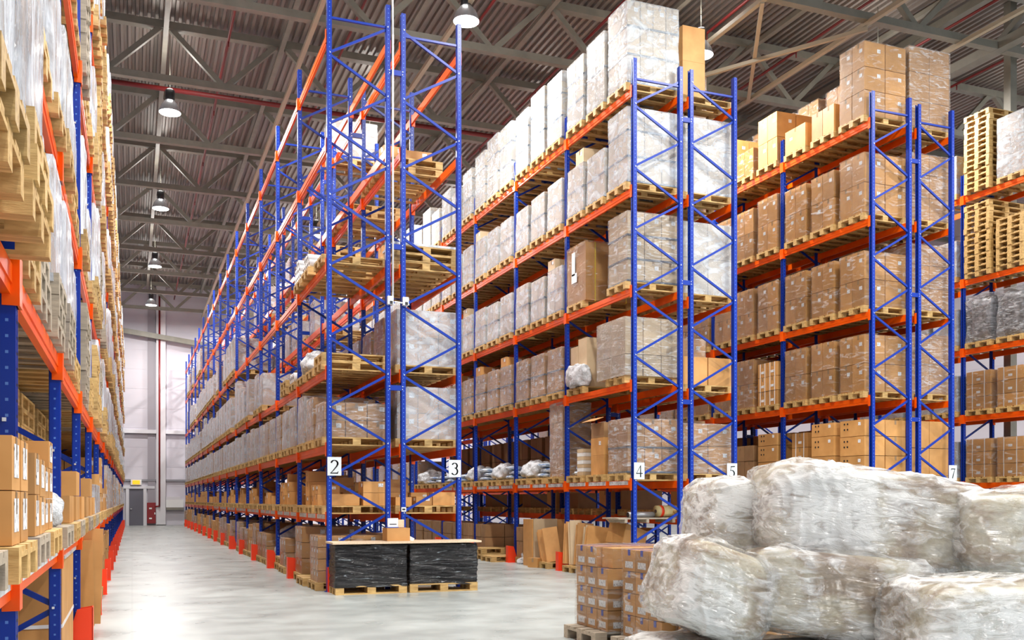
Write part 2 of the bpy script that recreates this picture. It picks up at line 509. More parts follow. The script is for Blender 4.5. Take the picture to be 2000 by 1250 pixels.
# ties along the hall
for k in range(0, 7):
    xt = 0.86 + 3.1 * k
    mb = MB().box((xt, 28, ZT - 0.22), (0.13, 71, 0.12))
    tag(mb.build('roof_tie', M['steel']), 'grey steel tie under the roof sheet, %s from the left' % ORD[k], 'roof tie', 'ties between the truss tops')
for k, xt in enumerate((4.07, 7.2, 13.4, 16.4, 19.3)):
    mb = MB().box((xt, 28, ZB - 0.03), (0.11, 71, 0.10))
    tag(mb.build('bottom_tie', M['steel_pale']), 'pale steel tie below the trusses, %s from the left' % ORD[k], 'roof tie', 'ties between the truss bottoms')
wb = thing('wind_brace', 'pale crossed wind bracing in the plane of the truss bottoms', 'bracing')
for y in (18.6, 28.3, 38.0):
    MB().bar((13.4, y, ZB - 0.07), (16.4, y + 4.85, ZB - 0.07), 0.09, 0.09).build('brace_bar', M['steel_pale'], wb)
    MB().bar((16.4, y, ZB - 0.16), (13.4, y + 4.85, ZB - 0.16), 0.09, 0.09).build('brace_bar', M['steel_pale'], wb)
for k, xp in enumerate((2.4, 5.35, 8.3, 11.3, 14.1, 16.95, 19.8, 22.7)):
    mb = MB().tube((xp, -7, 13.85), (xp, 63, 13.85), 0.038, 8)
    for j in range(12):
        mb.tube((xp, 2 + 5 * j, 13.85), (xp, 2 + 5 * j, 13.68), 0.02, 6)
    tag(mb.build('sprinkler_pipe', M['pipe_red'], smooth=True), 'thin dark red sprinkler pipe under the roof, %s from the left' % ORD[k], 'pipe', 'sprinkler pipes along the hall')
mb = MB().tube((X0, 30.3, 13.62), (X1, 30.3, 13.62), 0.07, 10)
tag(mb.build('sprinkler_main', M['pipe_red'], smooth=True), 'thicker dark red sprinkler main crossing the hall below the roof', 'pipe')

# ------------------------------------------------------------ high-bay lamps
lens_m, nt, b = new_mat('lit_lamp_lens')
b.inputs['Base Color'].default_value = (1, 1, 1, 1)
b.inputs['Emission Color'].default_value = (1.0, 0.97, 0.92, 1)
b.inputs['Emission Strength'].default_value = 14.0
refl_m = flat('lamp_reflector', (0.55, 0.58, 0.62), 0.25, 0.5)
PROTO = {}
def lamp(x, y, label):
    if 'lamp' not in PROTO:
        t = thing('high_bay_lamp', label, 'ceiling lamp', (x, y, LAMP_Z), group='high-bay lamps hanging over the aisles')
        MB().lathe([(0.30, 0.0), (0.29, 0.06), (0.24, 0.20), (0.15, 0.32), (0.11, 0.36)], 24).build('reflector', refl_m, t, True)
        MB().lathe([(0.0, -0.02), (0.29, -0.01)], 24).build('lens', lens_m, t)
        MB().lathe([(0.11, 0.35), (0.13, 0.38), (0.13, 0.62), (0.09, 0.66), (0.0, 0.66)], 20).build('ballast_housing', M['black'], t, True)
        MB().tube((0, 0, 0.64), (0, 0, ZR - LAMP_Z + 0.02), 0.012, 6).build('hanger', M['steel'], t)
        L = bpy.data.lights.new('lamp_light', 'AREA')
        L.shape = 'DISK'; L.size = 0.5; L.energy = LAMP_POWER; L.color = (1.0, 0.97, 0.93)
        lo = ob('lamp_light', L, t, (0, 0, -0.04))
        P = bpy.data.lights.new('lamp_glow', 'POINT')
        P.shadow_soft_size = 0.3; P.energy = LAMP_UP; P.color = (1.0, 0.96, 0.9)
        ob('lamp_glow', P, t, (0, 0, 0.40 + 0.6))
        PROTO['lamp'] = t; KIDS[t] = list(t.children)
    else:
        t = copy_tree(PROTO['lamp']); t.location = (x, y, LAMP_Z)
        tag(t, label, 'ceiling lamp', 'high-bay lamps hanging over the aisles')
rows = ((1.0, 0.0, 'left aisle'), (7.15, 1.7, 'aisle between racks 3 and 4'), (13.1, 1.2, 'aisle between racks 5 and 6'), (18.6, 1.2, 'aisle right of rack 7'))
for x, yo, nm in rows:
    for k in range(7):
        lamp(x, yo + 9.75 * k - (0.0 if k else -0.0), 'round high-bay lamp over the %s, %s from the near end' % (nm, ORD[k]))
for i, x in enumerate((25.5,)):
    for k in range(3):
        lamp(x, 2 + 9.75 * k, 'round high-bay lamp beyond the girder, %s from the near end' % ORD[k])

# ------------------------------------------------------------ pallet racks
POST_W, POST_D = 0.10, 0.085
RACKS = {
    # name: (x of aisle-side posts, x of inner posts, first frame y, bay pitch, bays, beam-top heights, post height, words)
    'A': (-0.55, -1.57, 2.13, 3.05, 20, (1.22, 2.66, 4.18, 6.15, 8.05, 9.45), 10.3, 'left-hand rack'),
    '2': (3.11, 4.13, 16.5, 3.12, 15, (1.31, 2.49, 3.79, 5.62, 7.66, 9.50), 10.12, 'rack 2'),
    '3': (5.42, 4.40, 16.5, 3.12, 15, (1.31, 2.49, 3.79, 5.62, 7.66, 9.50), 10.02, 'rack 3'),
    '4': (8.95, 9.965, 16.5, 3.07, 12, (1.93, 3.82, 5.63, 7.55, 9.46), 10.0, 'rack 4'),
    '5': (11.21, 10.205, 16.5, 3.07, 12, (1.20, 1.93, 3.70, 5.50, 7.50, 9.42), 9.98, 'rack 5'),
    '6': (14.67, 15.67, 16.5, 3.03, 10, (1.95, 3.75, 5.58, 7.57, 9.66), 10.25, 'rack joined to rack 7'),
    '7': (16.87, 15.93, 16.5, 3.03, 10, (1.95, 3.75, 5.58, 7.57, 9.60), 10.15, 'rack 7'),
    '8': (20.4, 21.4, 16.5, 3.05, 5, (2.0, 3.75, 5.5, 7.32, 9.51), 10.1, 'rack at the right edge'),
}
_mc = {}
def cached(key, fn):
    if key not in _mc: _mc[key] = fn()
    return _mc[key]
def post_mesh(h, s):
    def f():
        w, d = POST_W / 2, POST_D / 2
        # C section with lips, open towards the inside of the frame
        mb = MB()
        mb.box((-s * (d - 0.006), 0, h / 2), (0.012, 2 * w - 0.03, h))
        mb.box((-s * (d - 0.014), w - 0.016, h / 2), (0.012, 0.03, h)).box((-s * (d - 0.014), -w + 0.016, h / 2), (0.012, 0.03, h))
        mb.box((0, w - 0.005, h / 2), (2 * d - 0.012, 0.010, h)).box((0, -w + 0.005, h / 2), (2 * d - 0.012, 0.010, h))
        mb.box((s * (d - 0.010), w - 0.018, h / 2), (0.012, 0.024, h)).box((s * (d - 0.010), -w + 0.018, h / 2), (0.012, 0.024, h))
        mb.box((0, 0, 0.006), (0.14, 0.14, 0.012))
        return mb.mesh('post', [M['blue']])
    return cached(('post', round(h, 2), s), f)
def lattice_mesh(dx, h):
    """zigzag bracing between the aisle post (x=0) and the inner post (x=dx)"""
    def f():
        mb = MB(); s = 1 if dx > 0 else -1
        a, b_ = s * 0.03, dx - s * 0.03
        zs = [(a, 0.73 + 1.2 * k) for k in range(8)]
        zi = [(b_, 0.13 + 1.2 * k) for k in range(9)]
        for (xa, za) in zs:
            for zz in (za - 0.57, za + 0.57):
                if zz < h - 0.2:
                    mb.bar((xa, 0, za + (0.03 if zz > za else -0.03)), (b_, 0, zz), 0.042, 0.036, 0, (0, 1, 0))
            mb.box((a - s * 0.02, -POST_W / 2 - 0.004, za), (0.018, 0.012, 0.018), 1)
        for (xa, za) in zi:
            mb.box((xa + s * 0.02, -POST_W / 2 - 0.004, za), (0.018, 0.012, 0.018), 1)
        mb.bar((a, 0, h - 0.38), (b_, 0, h - 0.38), 0.042, 0.036).bar((a, 0, 0.12), (b_, 0, 0.12), 0.042, 0.036)
        return mb.mesh('bracing', [M['blue_plain'], M['bolt']])
    return cached(('lat', round(dx, 2), round(h, 2)), f)
def beam_mesh(L, out):
    def f():
        mb = MB()
        mb.box((0, 0, -0.045), (0.05, L - POST_W, 0.09)).box((-out * 0.004, 0, -0.115), (0.042, L - POST_W, 0.05))
        for e in (-1, 1):
            y = e * (L / 2 - POST_W / 4 - 0.001)
            mb.box((out * (POST_D / 2 + 0.008), y - e * 0.006, -0.075), (0.012, POST_W / 2 + 0.012, 0.235))
            mb.box((out * 0.015, e * (L / 2 - POST_W / 2 - 0.008), -0.075), (0.07, 0.012, 0.235))
        return mb.mesh('beam', [M['orange']])
    return cached(('beam', round(L, 2), out), f)
def strip_mesh():
    return cached('strip', lambda: MB().box((0, 0, 0), (0.006, 0.78, 0.075)).mesh('label_strip', [M['strip']]))
strip_for = {'A': 12, '2': 8, '3': 3, '4': 4}
def build_rack(key):
    xa, xi, y0, p, nb, lv, H, words = RACKS[key]
    s = 1 if xi > xa else -1
    r = thing('pallet_rack', 'blue and orange pallet rack run, %s' % {
        'A': 'left of the open aisle, running off the left edge', '2': 'left row carrying sign 2', '3': 'row carrying sign 3',
        '4': 'row carrying sign 4', '5': 'row carrying sign 5', '6': 'row joined back to back with sign 7 row',
        '7': 'row carrying sign 7', '8': 'at the right edge with the pallet stacks'}[key], 'pallet rack', (xa, y0, 0))
    dx = xi - xa
    for k in range(nb + 1):
        fr = ob('upright_frame', lattice_mesh(dx, H), r, (0, p * k, 0))
        ob('post', post_mesh(H, -s), fr, (0, 0, 0))
        ob('post', post_mesh(H, s), fr, (dx, 0, 0))
    bl = []
    for li, z in enumerate(lv):
        for k in range(nb):
            for side in (0, 1):
                if key == '5' and li == 0 and k > 3: continue
                yy = p * (k + 0.5)
                bl.append((k * 1.0 + li * 0.1 + side * 1.2, li, k, side, yy, z))
    bl.sort()
    far = MB(); nf = 0
    for i, (_, li, k, side, yy, z) in enumerate(bl):
        out = -s if side == 0 else s
        zz = z
        if key == '2' and li in (0, 1) and k >= 5: zz = z + (0.0 if li == 0 else 0.0)
        if i < 100:
            bm = ob('beam', beam_mesh(p, out), r, (0 if side == 0 else dx, yy, zz))
            if li == 0 and side == 0 and k < strip_for.get(key, 0):
                for q in (-1, 0, 1):
                    ob('label_strip', strip_mesh(), bm, (out * 0.028, q * p * 0.31, -0.045))
        else:
            x = 0 if side == 0 else dx
            far.box((x, yy, zz - 0.07), (0.05, p - POST_W, 0.14))
            for e in (-1, 1):
                far.box((x + out * (POST_D / 2 + 0.008), yy + e * (p / 2 - POST_W / 4 - 0.004), zz - 0.075), (0.012, POST_W / 2 - 0.002, 0.235))
            nf += 1
    if nf:
        o = far.build('distant_beams', M['orange'], r); o['kind'] = 'stuff'
    return r
RK = {k: build_rack(k) for k in RACKS}
# row spacers tie the back-to-back runs
for key, (xa, xb, zs) in {'3': (4.13, 4.40, (3.5, 5.95, 8.97)), '5': (9.965, 10.205, (3.47, 5.8, 8.98)), '7': (15.67, 15.93, (3.3, 6.0, 8.9))}.items():
    R = RACKS[key]
    for k in range(4):
        for z in zs:
            mb = MB().box((0, 0, 0), (xb - xa - POST_D + 0.05, 0.05, 0.09))
            for e in (-1, 1):
                for q in (-1, 1):
                    mb.box((e * ((xb - xa) / 2 - 0.02), -0.03, q * 0.025), (0.014, 0.012, 0.014), 1)
            mb.build('row_spacer', [M['blue_plain'], M['bolt']], RK[key], loc=((xa + xb) / 2 - R[0], R[3] * k - 0.02, z))
# post guards bolted to the floor
def guard_mesh(s):
    def f():
        mb = MB()
        mb.prism([(0, 0), (s * 0.27, 0), (s * 0.15, 0.40), (0, 0.42)], -0.075, -0.068)
        mb.prism([(0, 0), (s * 0.27, 0), (s * 0.15, 0.40), (0, 0.42)], 0.068, 0.075)
        mb.box((0, 0, 0.21), (0.01, 0.15, 0.42)).box((s * 0.13, 0, 0.004), (0.28, 0.20, 0.008))
        return mb.mesh('post_guard', [M['red']])
    return cached(('guard', s), f)
for key, ks in (('A', range(1, 20)), ('2', range(0, 15)), ('3', range(1, 6)), ('4', range(1, 5)), ('6', range(0, 2))):
    xa, xi, y0, p = RACKS[key][:4]
    s = 1 if xi > xa else -1
    for k in ks:
        o = ob('post_guard', guard_mesh(s), None, (xa - s * (0.24 if key != 'A' else 0.16) + (0.21 if key == '2' and k == 0 else 0), y0 + p * k, 0))
        tag(o, 'red steel guard at the foot of the %s post of %s' % (ORD[k], RACKS[key][7]), 'post guard', 'post guards along the aisles')

# ------------------------------------------------------------ number signs
def stroke(mb, pts, y, closed=False):
    for (x0_, z0_, w0), (x1_, z1_, w1) in zip(pts, pts[1:]):
        d = Vector((x1_ - x0_, 0, z1_ - z0_))
        if d.length < 1e-6: continue
        n = Vector((-d.z, 0, d.x)).normalized()
        a0 = Vector((x0_, y, z0_)); a1 = Vector((x1_, y, z1_))
        e = d.normalized() * 0.008
        mb.quad([a0 - e + n * w0, a1 + e + n * w1, a1 + e - n * w1, a0 - e - n * w0])
def arc(cx, cz, rx, rz, a0, a1, w0, w1, n=14):
    out = []
    for i in range(n + 1):
        t = i / n; a = math.radians(a0 + (a1 - a0) * t)
        q = abs(math.cos(a))
        out.append((cx + rx * math.cos(a), cz + rz * math.sin(a), w0 + (w1 - w0) * q))
    return out
T, B_ = 0.016, 0.05
DIG = {
    '2': [arc(0.0, 0.24, 0.24, 0.24, 160, -20, T, B_) + [(0.16, 0.04, 0.04), (-0.05, -0.22, 0.03), (-0.26, -0.44, T)], [(-0.26, -0.46, 0.03), (0.22, -0.46, 0.035), (0.27, -0.36, T)]],
    '3': [arc(-0.02, 0.27, 0.21, 0.21, 150, -70, T, B_), arc(-0.03, -0.18, 0.25, 0.27, 85, -140, T, B_), [(-0.25, -0.36, 0.03), (-0.2, -0.40, 0.03)]],
    '4': [[(0.12, 0.48, 0.03), (0.12, -0.46, 0.048)], [(0.11, 0.48, 0.02), (-0.28, -0.16, T)], [(-0.28, -0.18, 0.03), (0.30, -0.18, 0.03)]],
    '5': [[(-0.12, 0.44, 0.035), (0.24, 0.46, 0.035)], [(-0.10, 0.44, T), (-0.18, 0.12, 0.02)], arc(-0.06, -0.14, 0.27, 0.27, 110, -140, T, B_)],
    '7': [[(-0.24, 0.32, T), (-0.20, 0.44, 0.035), (0.26, 0.44, 0.035)], [(0.26, 0.44, 0.02), (0.04, -0.10, 0.04), (-0.06, -0.46, 0.05)]],
}
def sign(d, x, z, w, h, y=16.5, H=None):
    t = thing('row_sign', 'white sign with black number %s on the end post of %s' % (d, 'rack ' + d), 'sign', (x, y - POST_W / 2 - 0.012, z))
    MB().box((0, 0, 0), (w, 0.008, h)).box((0, -0.0045, h / 2 - 0.004), (w, 0.001, 0.006)).build('sign_plate', M['signplate'], t)
    mb = MB()
    k = w * 0.98
    for s_ in DIG[d]:
        stroke(mb, [(px * k, pz * k - 0.01, pw * k * 1.25) for px, pz, pw in s_], -0.006)
    mb.build('number', M['ink'], t)
sign('2', 3.19, wz(910.5, 3.17, 16.4), 0.235, 0.315)
sign('3', 5.33, wz(915, 5.33, 16.4), 0.225, 0.305)
sign('4', 9.03, wz(919.5, 9.03, 16.4), 0.225, 0.32)
sign('5', 11.12, wz(920.5, 11.12, 16.4), 0.235, 0.32)
sign('7', 16.85, wz(923.5, 16.85, 16.4), 0.225, 0.335)

# ------------------------------------------------------------ pallets, cartons, loads
def pallet_geo(mb, ox=0, oy=0, oz=0, L=1.2, W=0.8, mat=0, simple=False):
    """1.2 long along x, 0.8 wide along y, 0.144 high"""
    bs = 0.1
    for j, y in enumerate((-W / 2 + 0.05, 0, W / 2 - 0.05)):
        mb.box((ox, oy + y, oz + 0.011), (L, 0.10 if j != 1 else 0.12, 0.022), mat)
        for x in (-L / 2 + 0.07, 0, L / 2 - 0.07):
            mb.box((ox + x, oy + y, oz + 0.061), (0.14, 0.10 if j != 1 else 0.12, 0.078), mat)
    for x in (-L / 2 + 0.07, 0, L / 2 - 0.07):
        mb.box((ox + x, oy, oz + 0.111), (0.14, W, 0.022), mat)
    ys = (-W / 2 + 0.07, -W / 4 + 0.01, 0, W / 4 - 0.01, W / 2 - 0.07)
    for j, y in enumerate(ys):
        mb.box((ox, oy + y, oz + 0.133), (L, 0.14 if j in (0, 2, 4) else 0.10, 0.022), mat)
PM = cached('pallet', lambda: (lambda mb: (pallet_geo(mb), mb.mesh('pallet', [M['wood']]))[1])(MB()))
M['wood_grey'] = varied('grey_pallet_wood', (0.30, 0.25, 0.19), (0.46, 0.38, 0.28), 5, 0.7, 0.002, 25, 0.12, (1, 6, 6))
M['blue_wood'] = flat('blue_pallet_paint', (0.01, 0.04, 0.20), 0.5)
PMG = cached('palletg', lambda: (lambda mb: (pallet_geo(mb), mb.mesh('grey_pallet', [M['wood_grey']]))[1])(MB()))
PMB = cached('palletb', lambda: (lambda mb: (pallet_geo(mb), mb.mesh('blue_pallet', [M['blue_wood']]))[1])(MB()))
PH = 0.145
PALLETS, LOADS = [], []
def add_pallet(x, y, z, where, n=1, rz=0.0, jit=0.012, mesh=None, word='wooden'):
    for i in range(n):
        pos = '' if n == 1 else (', bottom of the stack' if i == 0 else ', top of the stack' if i == n - 1 else ', %s pallet up' % ORD[i])
        PALLETS.append((x + random.uniform(-jit, jit), y + random.uniform(-jit, jit), z + i * PH, rz + random.uniform(-0.01, 0.01),
                        '%s pallet, %s%s' % (word, where, pos), mesh or PM))
    return z + n * PH

def carton_mesh(w, d, h, mat='card', style='plain'):
    w, d, h = round(w, 3), round(d, 3), round(h, 3)
    def f():
        mb = MB(); e = 0.002
        b = 0.004
        mb.box((0, 0, h / 2), (w - 0.006, d - 0.006, h - 0.003), 0)
        long_x = w >= d
        # tape over the lid seam and down the ends
        if style not in ('nolid', 'barcode'):
            if long_x:
                mb.box((0, 0, h - 0.001), (w - 0.002, 0.05, 0.003), 1)
                mb.box((-w / 2 + 0.001, 0, h - 0.05), (e, 0.05, 0.09), 1).box((w / 2 - 0.001, 0, h - 0.05), (e, 0.05, 0.09), 1)
            else:
                mb.box((0, 0, h - 0.001), (0.05, d - 0.002, 0.003), 1)
                mb.box((0, -d / 2 + 0.001, h - 0.05), (0.05, e, 0.09), 1).box((0, d / 2 - 0.001, h - 0.05), (0.05, e, 0.09), 1)
        lw, lh = min(0.09, d * 0.3), min(0.08, h * 0.3)
        if style == 'label':
            for s in (-1, 1):
                mb.box((s * (w / 2 - 0.001), s * d * 0.2, h * 0.68), (e, lw, lh), 2)
            mb.box((w * 0.2, -d / 2 + 0.001, h * 0.68), (lw, e, lh), 2)
        if style == 'biglabel':
            for s in (-1, 1):
                mb.box((s * (w / 2 - 0.001), 0, h * 0.55), (e, d * 0.52, h * 0.62), 2)
            # two up arrows
            for q in (-1, 1):
                x = w * 0.12 + q * 0.022
                mb.box((x, -d / 2 + 0.001, 0.045), (0.008, e, 0.045), 3)
                mb.quad([(x - 0.014, -d / 2 - 0.0005, 0.065), (x + 0.014, -d / 2 - 0.0005, 0.065), (x, -d / 2 - 0.0005, 0.09)], 3)
            mb.box((w * 0.12, -d / 2 + 0.001, 0.016), (0.08, e, 0.005), 3)
        if style == 'barcode':
            mb.box((-w / 2 + 0.001, 0.0, h * 0.30), (e, d * 0.62, h * 0.30), 2)
            mb.box((0.0, -d / 2 + 0.001, h * 0.30), (d * 0.62, e, h * 0.30), 2)
            mb.box((-w / 2 + 0.001, d * 0.0, h * 0.86), (e, 0.05, h * 0.27), 4)
            mb.box((0, 0, h), (w, 0.05, 0.003), 4)
        if style == 'dots':
            for qy in (-1, 1):
                for qz in (-1, 1):
                    mb.tube((-w / 2 + 0.001, d * 0.25 + qy * 0.05, h * 0.62 + qz * 0.06), (-w / 2 - 0.002, d * 0.25 + qy * 0.05, h * 0.62 + qz * 0.06), 0.022, 10, 3)
            mb.box((-w / 2 + 0.001, -d * 0.3, h * 0.75), (e, 0.08, 0.07), 2)
        if style == 'strap':
            for y in (-d * 0.25, d * 0.25):
                mb.box((0, y, h / 2), (w + 0.006, 0.022, h + 0.004), 5)
            mb.box((-w / 2 + 0.001, 0, h * 0.35), (e, 0.12, 0.06), 2)
        if style == 'logo':
            mb.box((w * 0.22, -d / 2 + 0.001, h * 0.45), (w * 0.4, e, h * 0.24), 3)
            mb.box((-w / 2 + 0.001, d * 0.2, h * 0.6), (e, 0.10, 0.06), 2)
        return mb.mesh('carton', [M[mat], M['tape'], M['label'], M['ink'], M['tape_blue'], M['strap_w']])
    return cached(('carton', w, d, h, mat, style), f)

def film_mesh(W, D, H, mat, amp=0.012, seed=0, rows=9, skirt=0.0, ripple=0, cols=1):
    def f():
        rnd = random.Random(seed)
        mb = MB(); per = []
        r = 0.03
        nx, ny = 9 * cols, 7 * cols
        w, d = W / 2, D / 2
        for i in range(nx): per.append((-w + W * i / nx, -d))
        for i in range(ny): per.append((w, -d + D * i / ny))
        for i in range(nx): per.append((w - W * i / nx, d))
        for i in range(ny): per.append((-w, d - D * i / ny))
        n = len(per)
        for j in range(rows + 1):
            z = -skirt + (H + skirt) * j / rows
            for i, (x, y) in enumerate(per):
                corner = (i in (0, nx, nx + ny, 2 * nx + ny))
                o = noise.noise(Vector((x * 3 + seed, y * 3, z * 4))) * amp + 0.005
                if ripple:
                    q_ = x + y
                    w_ = z + 0.13 * q_ + 0.05 * noise.noise(Vector((q_ * 1.5, z, seed)))
                    o += ripple * max(0, 1 - 3.2 * abs(noise.noise(Vector((q_ * 1.1, w_ * 13, seed))))) 
                fl = (1.0 if j > 0 else 1.01)
                k = 0.985 if corner else 1.0
                mb.v.append((x * k + (o if x > 0 else -o) * (abs(x) > w - 0.01) * fl, y * k + (o if y > 0 else -o) * (abs(y) > d - 0.01) * fl, z))
        for j in range(rows):
            for i in range(n):
                mb.f.append((j * n + i, j * n + (i + 1) % n, (j + 1) * n + (i + 1) % n, (j + 1) * n + i)); mb.m.append(0)
        b = len(mb.v)
        for (x, y) in per:
            mb.v.append((x * 0.72, y * 0.72, H + 0.006 + rnd.random() * 0.01))
        t0 = rows * n
        for i in range(n):
            mb.f.append((t0 + i, t0 + (i + 1) % n, b + (i + 1) % n, b + i)); mb.m.append(0)
        mb.f.append(tuple(range(b, b + n))); mb.m.append(0)
        return mb.mesh('stretch_film', [M[mat]], mat in ('film_drape', 'blackfilm'))
    return cached(('film', round(W, 2), round(D, 2), round(H, 2), mat, seed, round(skirt, 2)), f)

# spec: (words, category, card material, style, film or None, nx, ny, tier heights, W, D, extra tops, band)
def spec(words, mat='card', style='label', film='film', nx=2, ny=2, tiers=(0.5, 0.5), W=1.14, D=0.77, extra=(), band=None, skirt=0.0):
    return (words, mat, style, film, nx, ny, tuple(round(t, 2) for t in tiers), W, D, tuple(extra), band, skirt)
def load_height(s):
    return sum(s[6]) + (max([e[2] for e in s[9]]) if s[9] else 0)
def add_load(s, x, y, z, where, rz=0.0):
    LOADS.append((s, x, y, z, rz, where))
def make_load(s):
    words, mat, style, film_, nx, ny, tiers, W, D, extra, band, skirt = s
    t = ob('wrapped_carton_load' if film_ else 'carton_load', None)
    z = 0.0
    cw, cd = W / nx, D / ny
    rnd = random.Random(len(words) * 131 + nx * 17 + ny * 5 + int(sum(tiers) * 100))
    for k, h in enumerate(tiers):
        a, b = (nx, ny) if k % 2 == 0 or nx * ny < 4 else (nx, ny)
        for i in range(a):
            for j in range(b):
                if 0 < i < a - 1 and 0 < j < b - 1 and k < len(tiers) - 1: continue
                o = ob('carton', carton_mesh(W / a - 0.012, D / b - 0.012, h - 0.008, mat, style), t,
                       (-W / 2 + (i + 0.5) * W / a + rnd.uniform(-.004, .004), -D / 2 + (j + 0.5) * D / b + rnd.uniform(-.004, .004), z))
        z += h
        if band and k < len(tiers):
            MB().box((0, 0, 0), (W + 0.012, D + 0.012, 0.035)).build('strap_band', M[band], t, loc=(0, 0, z - h + 0.02 if k == 0 else z - h))
    for (i, j, h) in extra:
        ob('carton', carton_mesh(cw - 0.02, cd - 0.01, h, mat, style), t, (-W / 2 + (i + 0.5) * cw, -D / 2 + (j + 0.5) * cd, z))
    if film_:
        seed = (len(tiers) * 7 + nx * 3 + int(W * 10)) % 5
        ob('stretch_film', film_mesh(W + 0.01, D + 0.01, z, film_, seed=seed, skirt=skirt), t)
        if extra:
            pass
    return t
def far_load(mb, s, x, y, z):
    words, mat, style, film_, nx, ny, tiers, W, D, extra, band, skirt = s
    zz = z
    mi = {'card': 0, 'card_pale': 1, 'card_dark': 2}[mat]
    for h in tiers:
        for j in (-1, 1):
            for i in (-1, 1):
                mb.box((x + i * W / 4, y + j * D / 4, zz + h / 2), (W / 2 - 0.012, D / 2 - 0.012, h - 0.012), mi)
        zz += h
    if film_:
        mb.box((x, y, (z + zz) / 2), (W + 0.03, D + 0.03, zz - z + 0.01), 3 if 'milky' not in film_ and 'drape' not in film_ else 4)

def cell(key, lev, bay, slot, nslot=3):
    xa, xi, y0, p, nb, lv = RACKS[key][:6]
    y = y0 + p * bay + 0.06 + (p - 0.12) * (slot + 0.5) / nslot
    return (xa + xi) / 2, y, (lv[lev] if lev >= 0 else 0.0) + 0.002
SLOT = ['near end of the bay', 'middle of the bay', 'far end of the bay']
def where(key, lev, bay, slot):
    L = 'on the floor' if lev < 0 else '%s level' % ORD[lev]
    return '%s, %s, %s bay, %s' % (RACKS[key][7] if key != '6' else 'rack beside 7', L, ORD[bay], ['near slot', 'middle slot', 'far slot'][slot])
def pw(key, lev, bay, slot, n=1, dx=0.0, s=None, mesh=None, word='wooden'):
    """pallets and, if a spec is given, a load on them"""
    x, y, z = cell(key, lev, bay, slot)
    xa, xi = RACKS[key][:2]
    sgn = -1 if xi > xa else 1
    x += sgn * dx
    w = where(key, lev, bay, slot)
    z = add_pallet(x, y, z, w, n, mesh=mesh, word=word)
    if s is not None:
        add_load(s, x, y, z, w)
    return x, y, z

# loose cartons, each a thing
nloose = 0
def loose(w, d, h, x, y, z, label, rz=0.0, mat='card', style='plain', group='loose cartons on the racks', name='carton'):
    o = ob(name, carton_mesh(w, d, h, mat, style), None, (x, y, z), rz)
    tag(o, label, 'carton', group)
    return z + round(h, 2)
def pile(x, y, z, W, D, wh, sizes, mat='card', styles=('plain', 'label'), seed=0, maxh=0.6):
    """small loose cartons standing on one pallet, in two or three short columns"""
    rnd = random.Random(seed)
    cols = sizes
    n = len(cols)
    for i, (fx, fy, w, d, hs) in enumerate(cols):
        zz = z
        for k, h in enumerate(hs):
            pos = ['left front', 'right front', 'left rear', 'right rear', 'centre', 'middle'][i % 6]
            st = styles[rnd.randrange(len(styles))]
            zz = loose(w, d, h, x + fx * W / 2, y + fy * D / 2, zz + 0.001, 'brown carton, %s, %s%s' % (wh, pos, ', bottom' if k == 0 and len(hs) > 1 else ', upper' if len(hs) > 1 and k == len(hs) - 1 else ', between' if len(hs) > 1 else ''),
                       rnd.uniform(-0.05, 0.05), mat, st)
def rand_pile(x, y, z, wh, seed, big=1.0):
    rnd = random.Random(seed)
    cols = []
    lay = rnd.choice([[(-0.5, -0.5), (-0.5, 0.5), (0.45, -0.45), (0.45, 0.5)], [(-0.5, -0.5), (-0.5, 0.5), (0.4, 0)], [(-0.45, 0), (0.5, -0.5), (0.5, 0.5)]])
    for fx, fy in lay:
        w = rnd.uniform(0.38, 0.52); d = rnd.uniform(0.28, 0.36)
        hs = [rnd.choice([0.17, 0.2, 0.24, 0.28]) * big for _ in range(rnd.choice([1, 1, 2, 2, 3]))]
        cols.append((fx, fy, round(w, 1), round(d * 2, 1) / 2, [round(h, 2) for h in hs]))
    pile(x, y, z, 1.14, 0.76, wh, cols, seed=seed)

# ---------------------------------------------------------------- rack 4 (aisle side faces the camera)
WC = lambda tiers, nx=2, ny=2, extra=(), band='dark_band', film_='film_milky', W=1.14, D=0.80: spec(
    'pale cartons in clear film', 'card_pale', 'label', film_, nx, ny, tiers, W, D, extra, band)
w4 = [WC((.5, .5), extra=((1, 1, .24), (1, 0, .24))), WC((.52, .5)), WC((.5, .5), ny=2, extra=((0, 1, .24), (1, 1, .24), (1, 0, .24))), WC((.48, .48), nx=3)]
r4 = random.Random(4)
t5 = [WC((.5, .5, .5), nx=3), WC((.55, .5, .5)), WC((.5, .48, .45), nx=3)]
for bay in range(0, 11):
    for slot in range(3):
        # top level
        if bay == 0:
            s = [WC((.56, .54, .50), nx=4, band='dark_band', film_='film_milky'), WC((.72, .72), nx=2), WC((.50, .48, .42), nx=3)][slot]
        else:
            s = t5[(bay * 3 + slot) % 3] if bay < 3 else WC((.5, .5, .3), nx=3) if (bay + slot) % 2 else WC((.5, .5), extra=((0, 0, .3),))
        pw('4', 4, bay, slot, s=s)
        s = WC((.50, .50, .45), nx=3) if (bay, slot) == (0, 0) else WC((.5, .48)) if (bay, slot) == (0, 1) else WC((.52, .5), extra=((0, 0, .3), (1, 0, .3))) if (bay, slot) == (0, 2) else w4[r4.randrange(4)]
        pw('4', 3, bay, slot, s=s)
        if bay == 0 and slot > 0:
            continue
        pw('4', 2, bay, slot, s=WC((.44, .46, .46), nx=3, film_='film') if (bay, slot) == (0, 0) else w4[r4.randrange(4)])
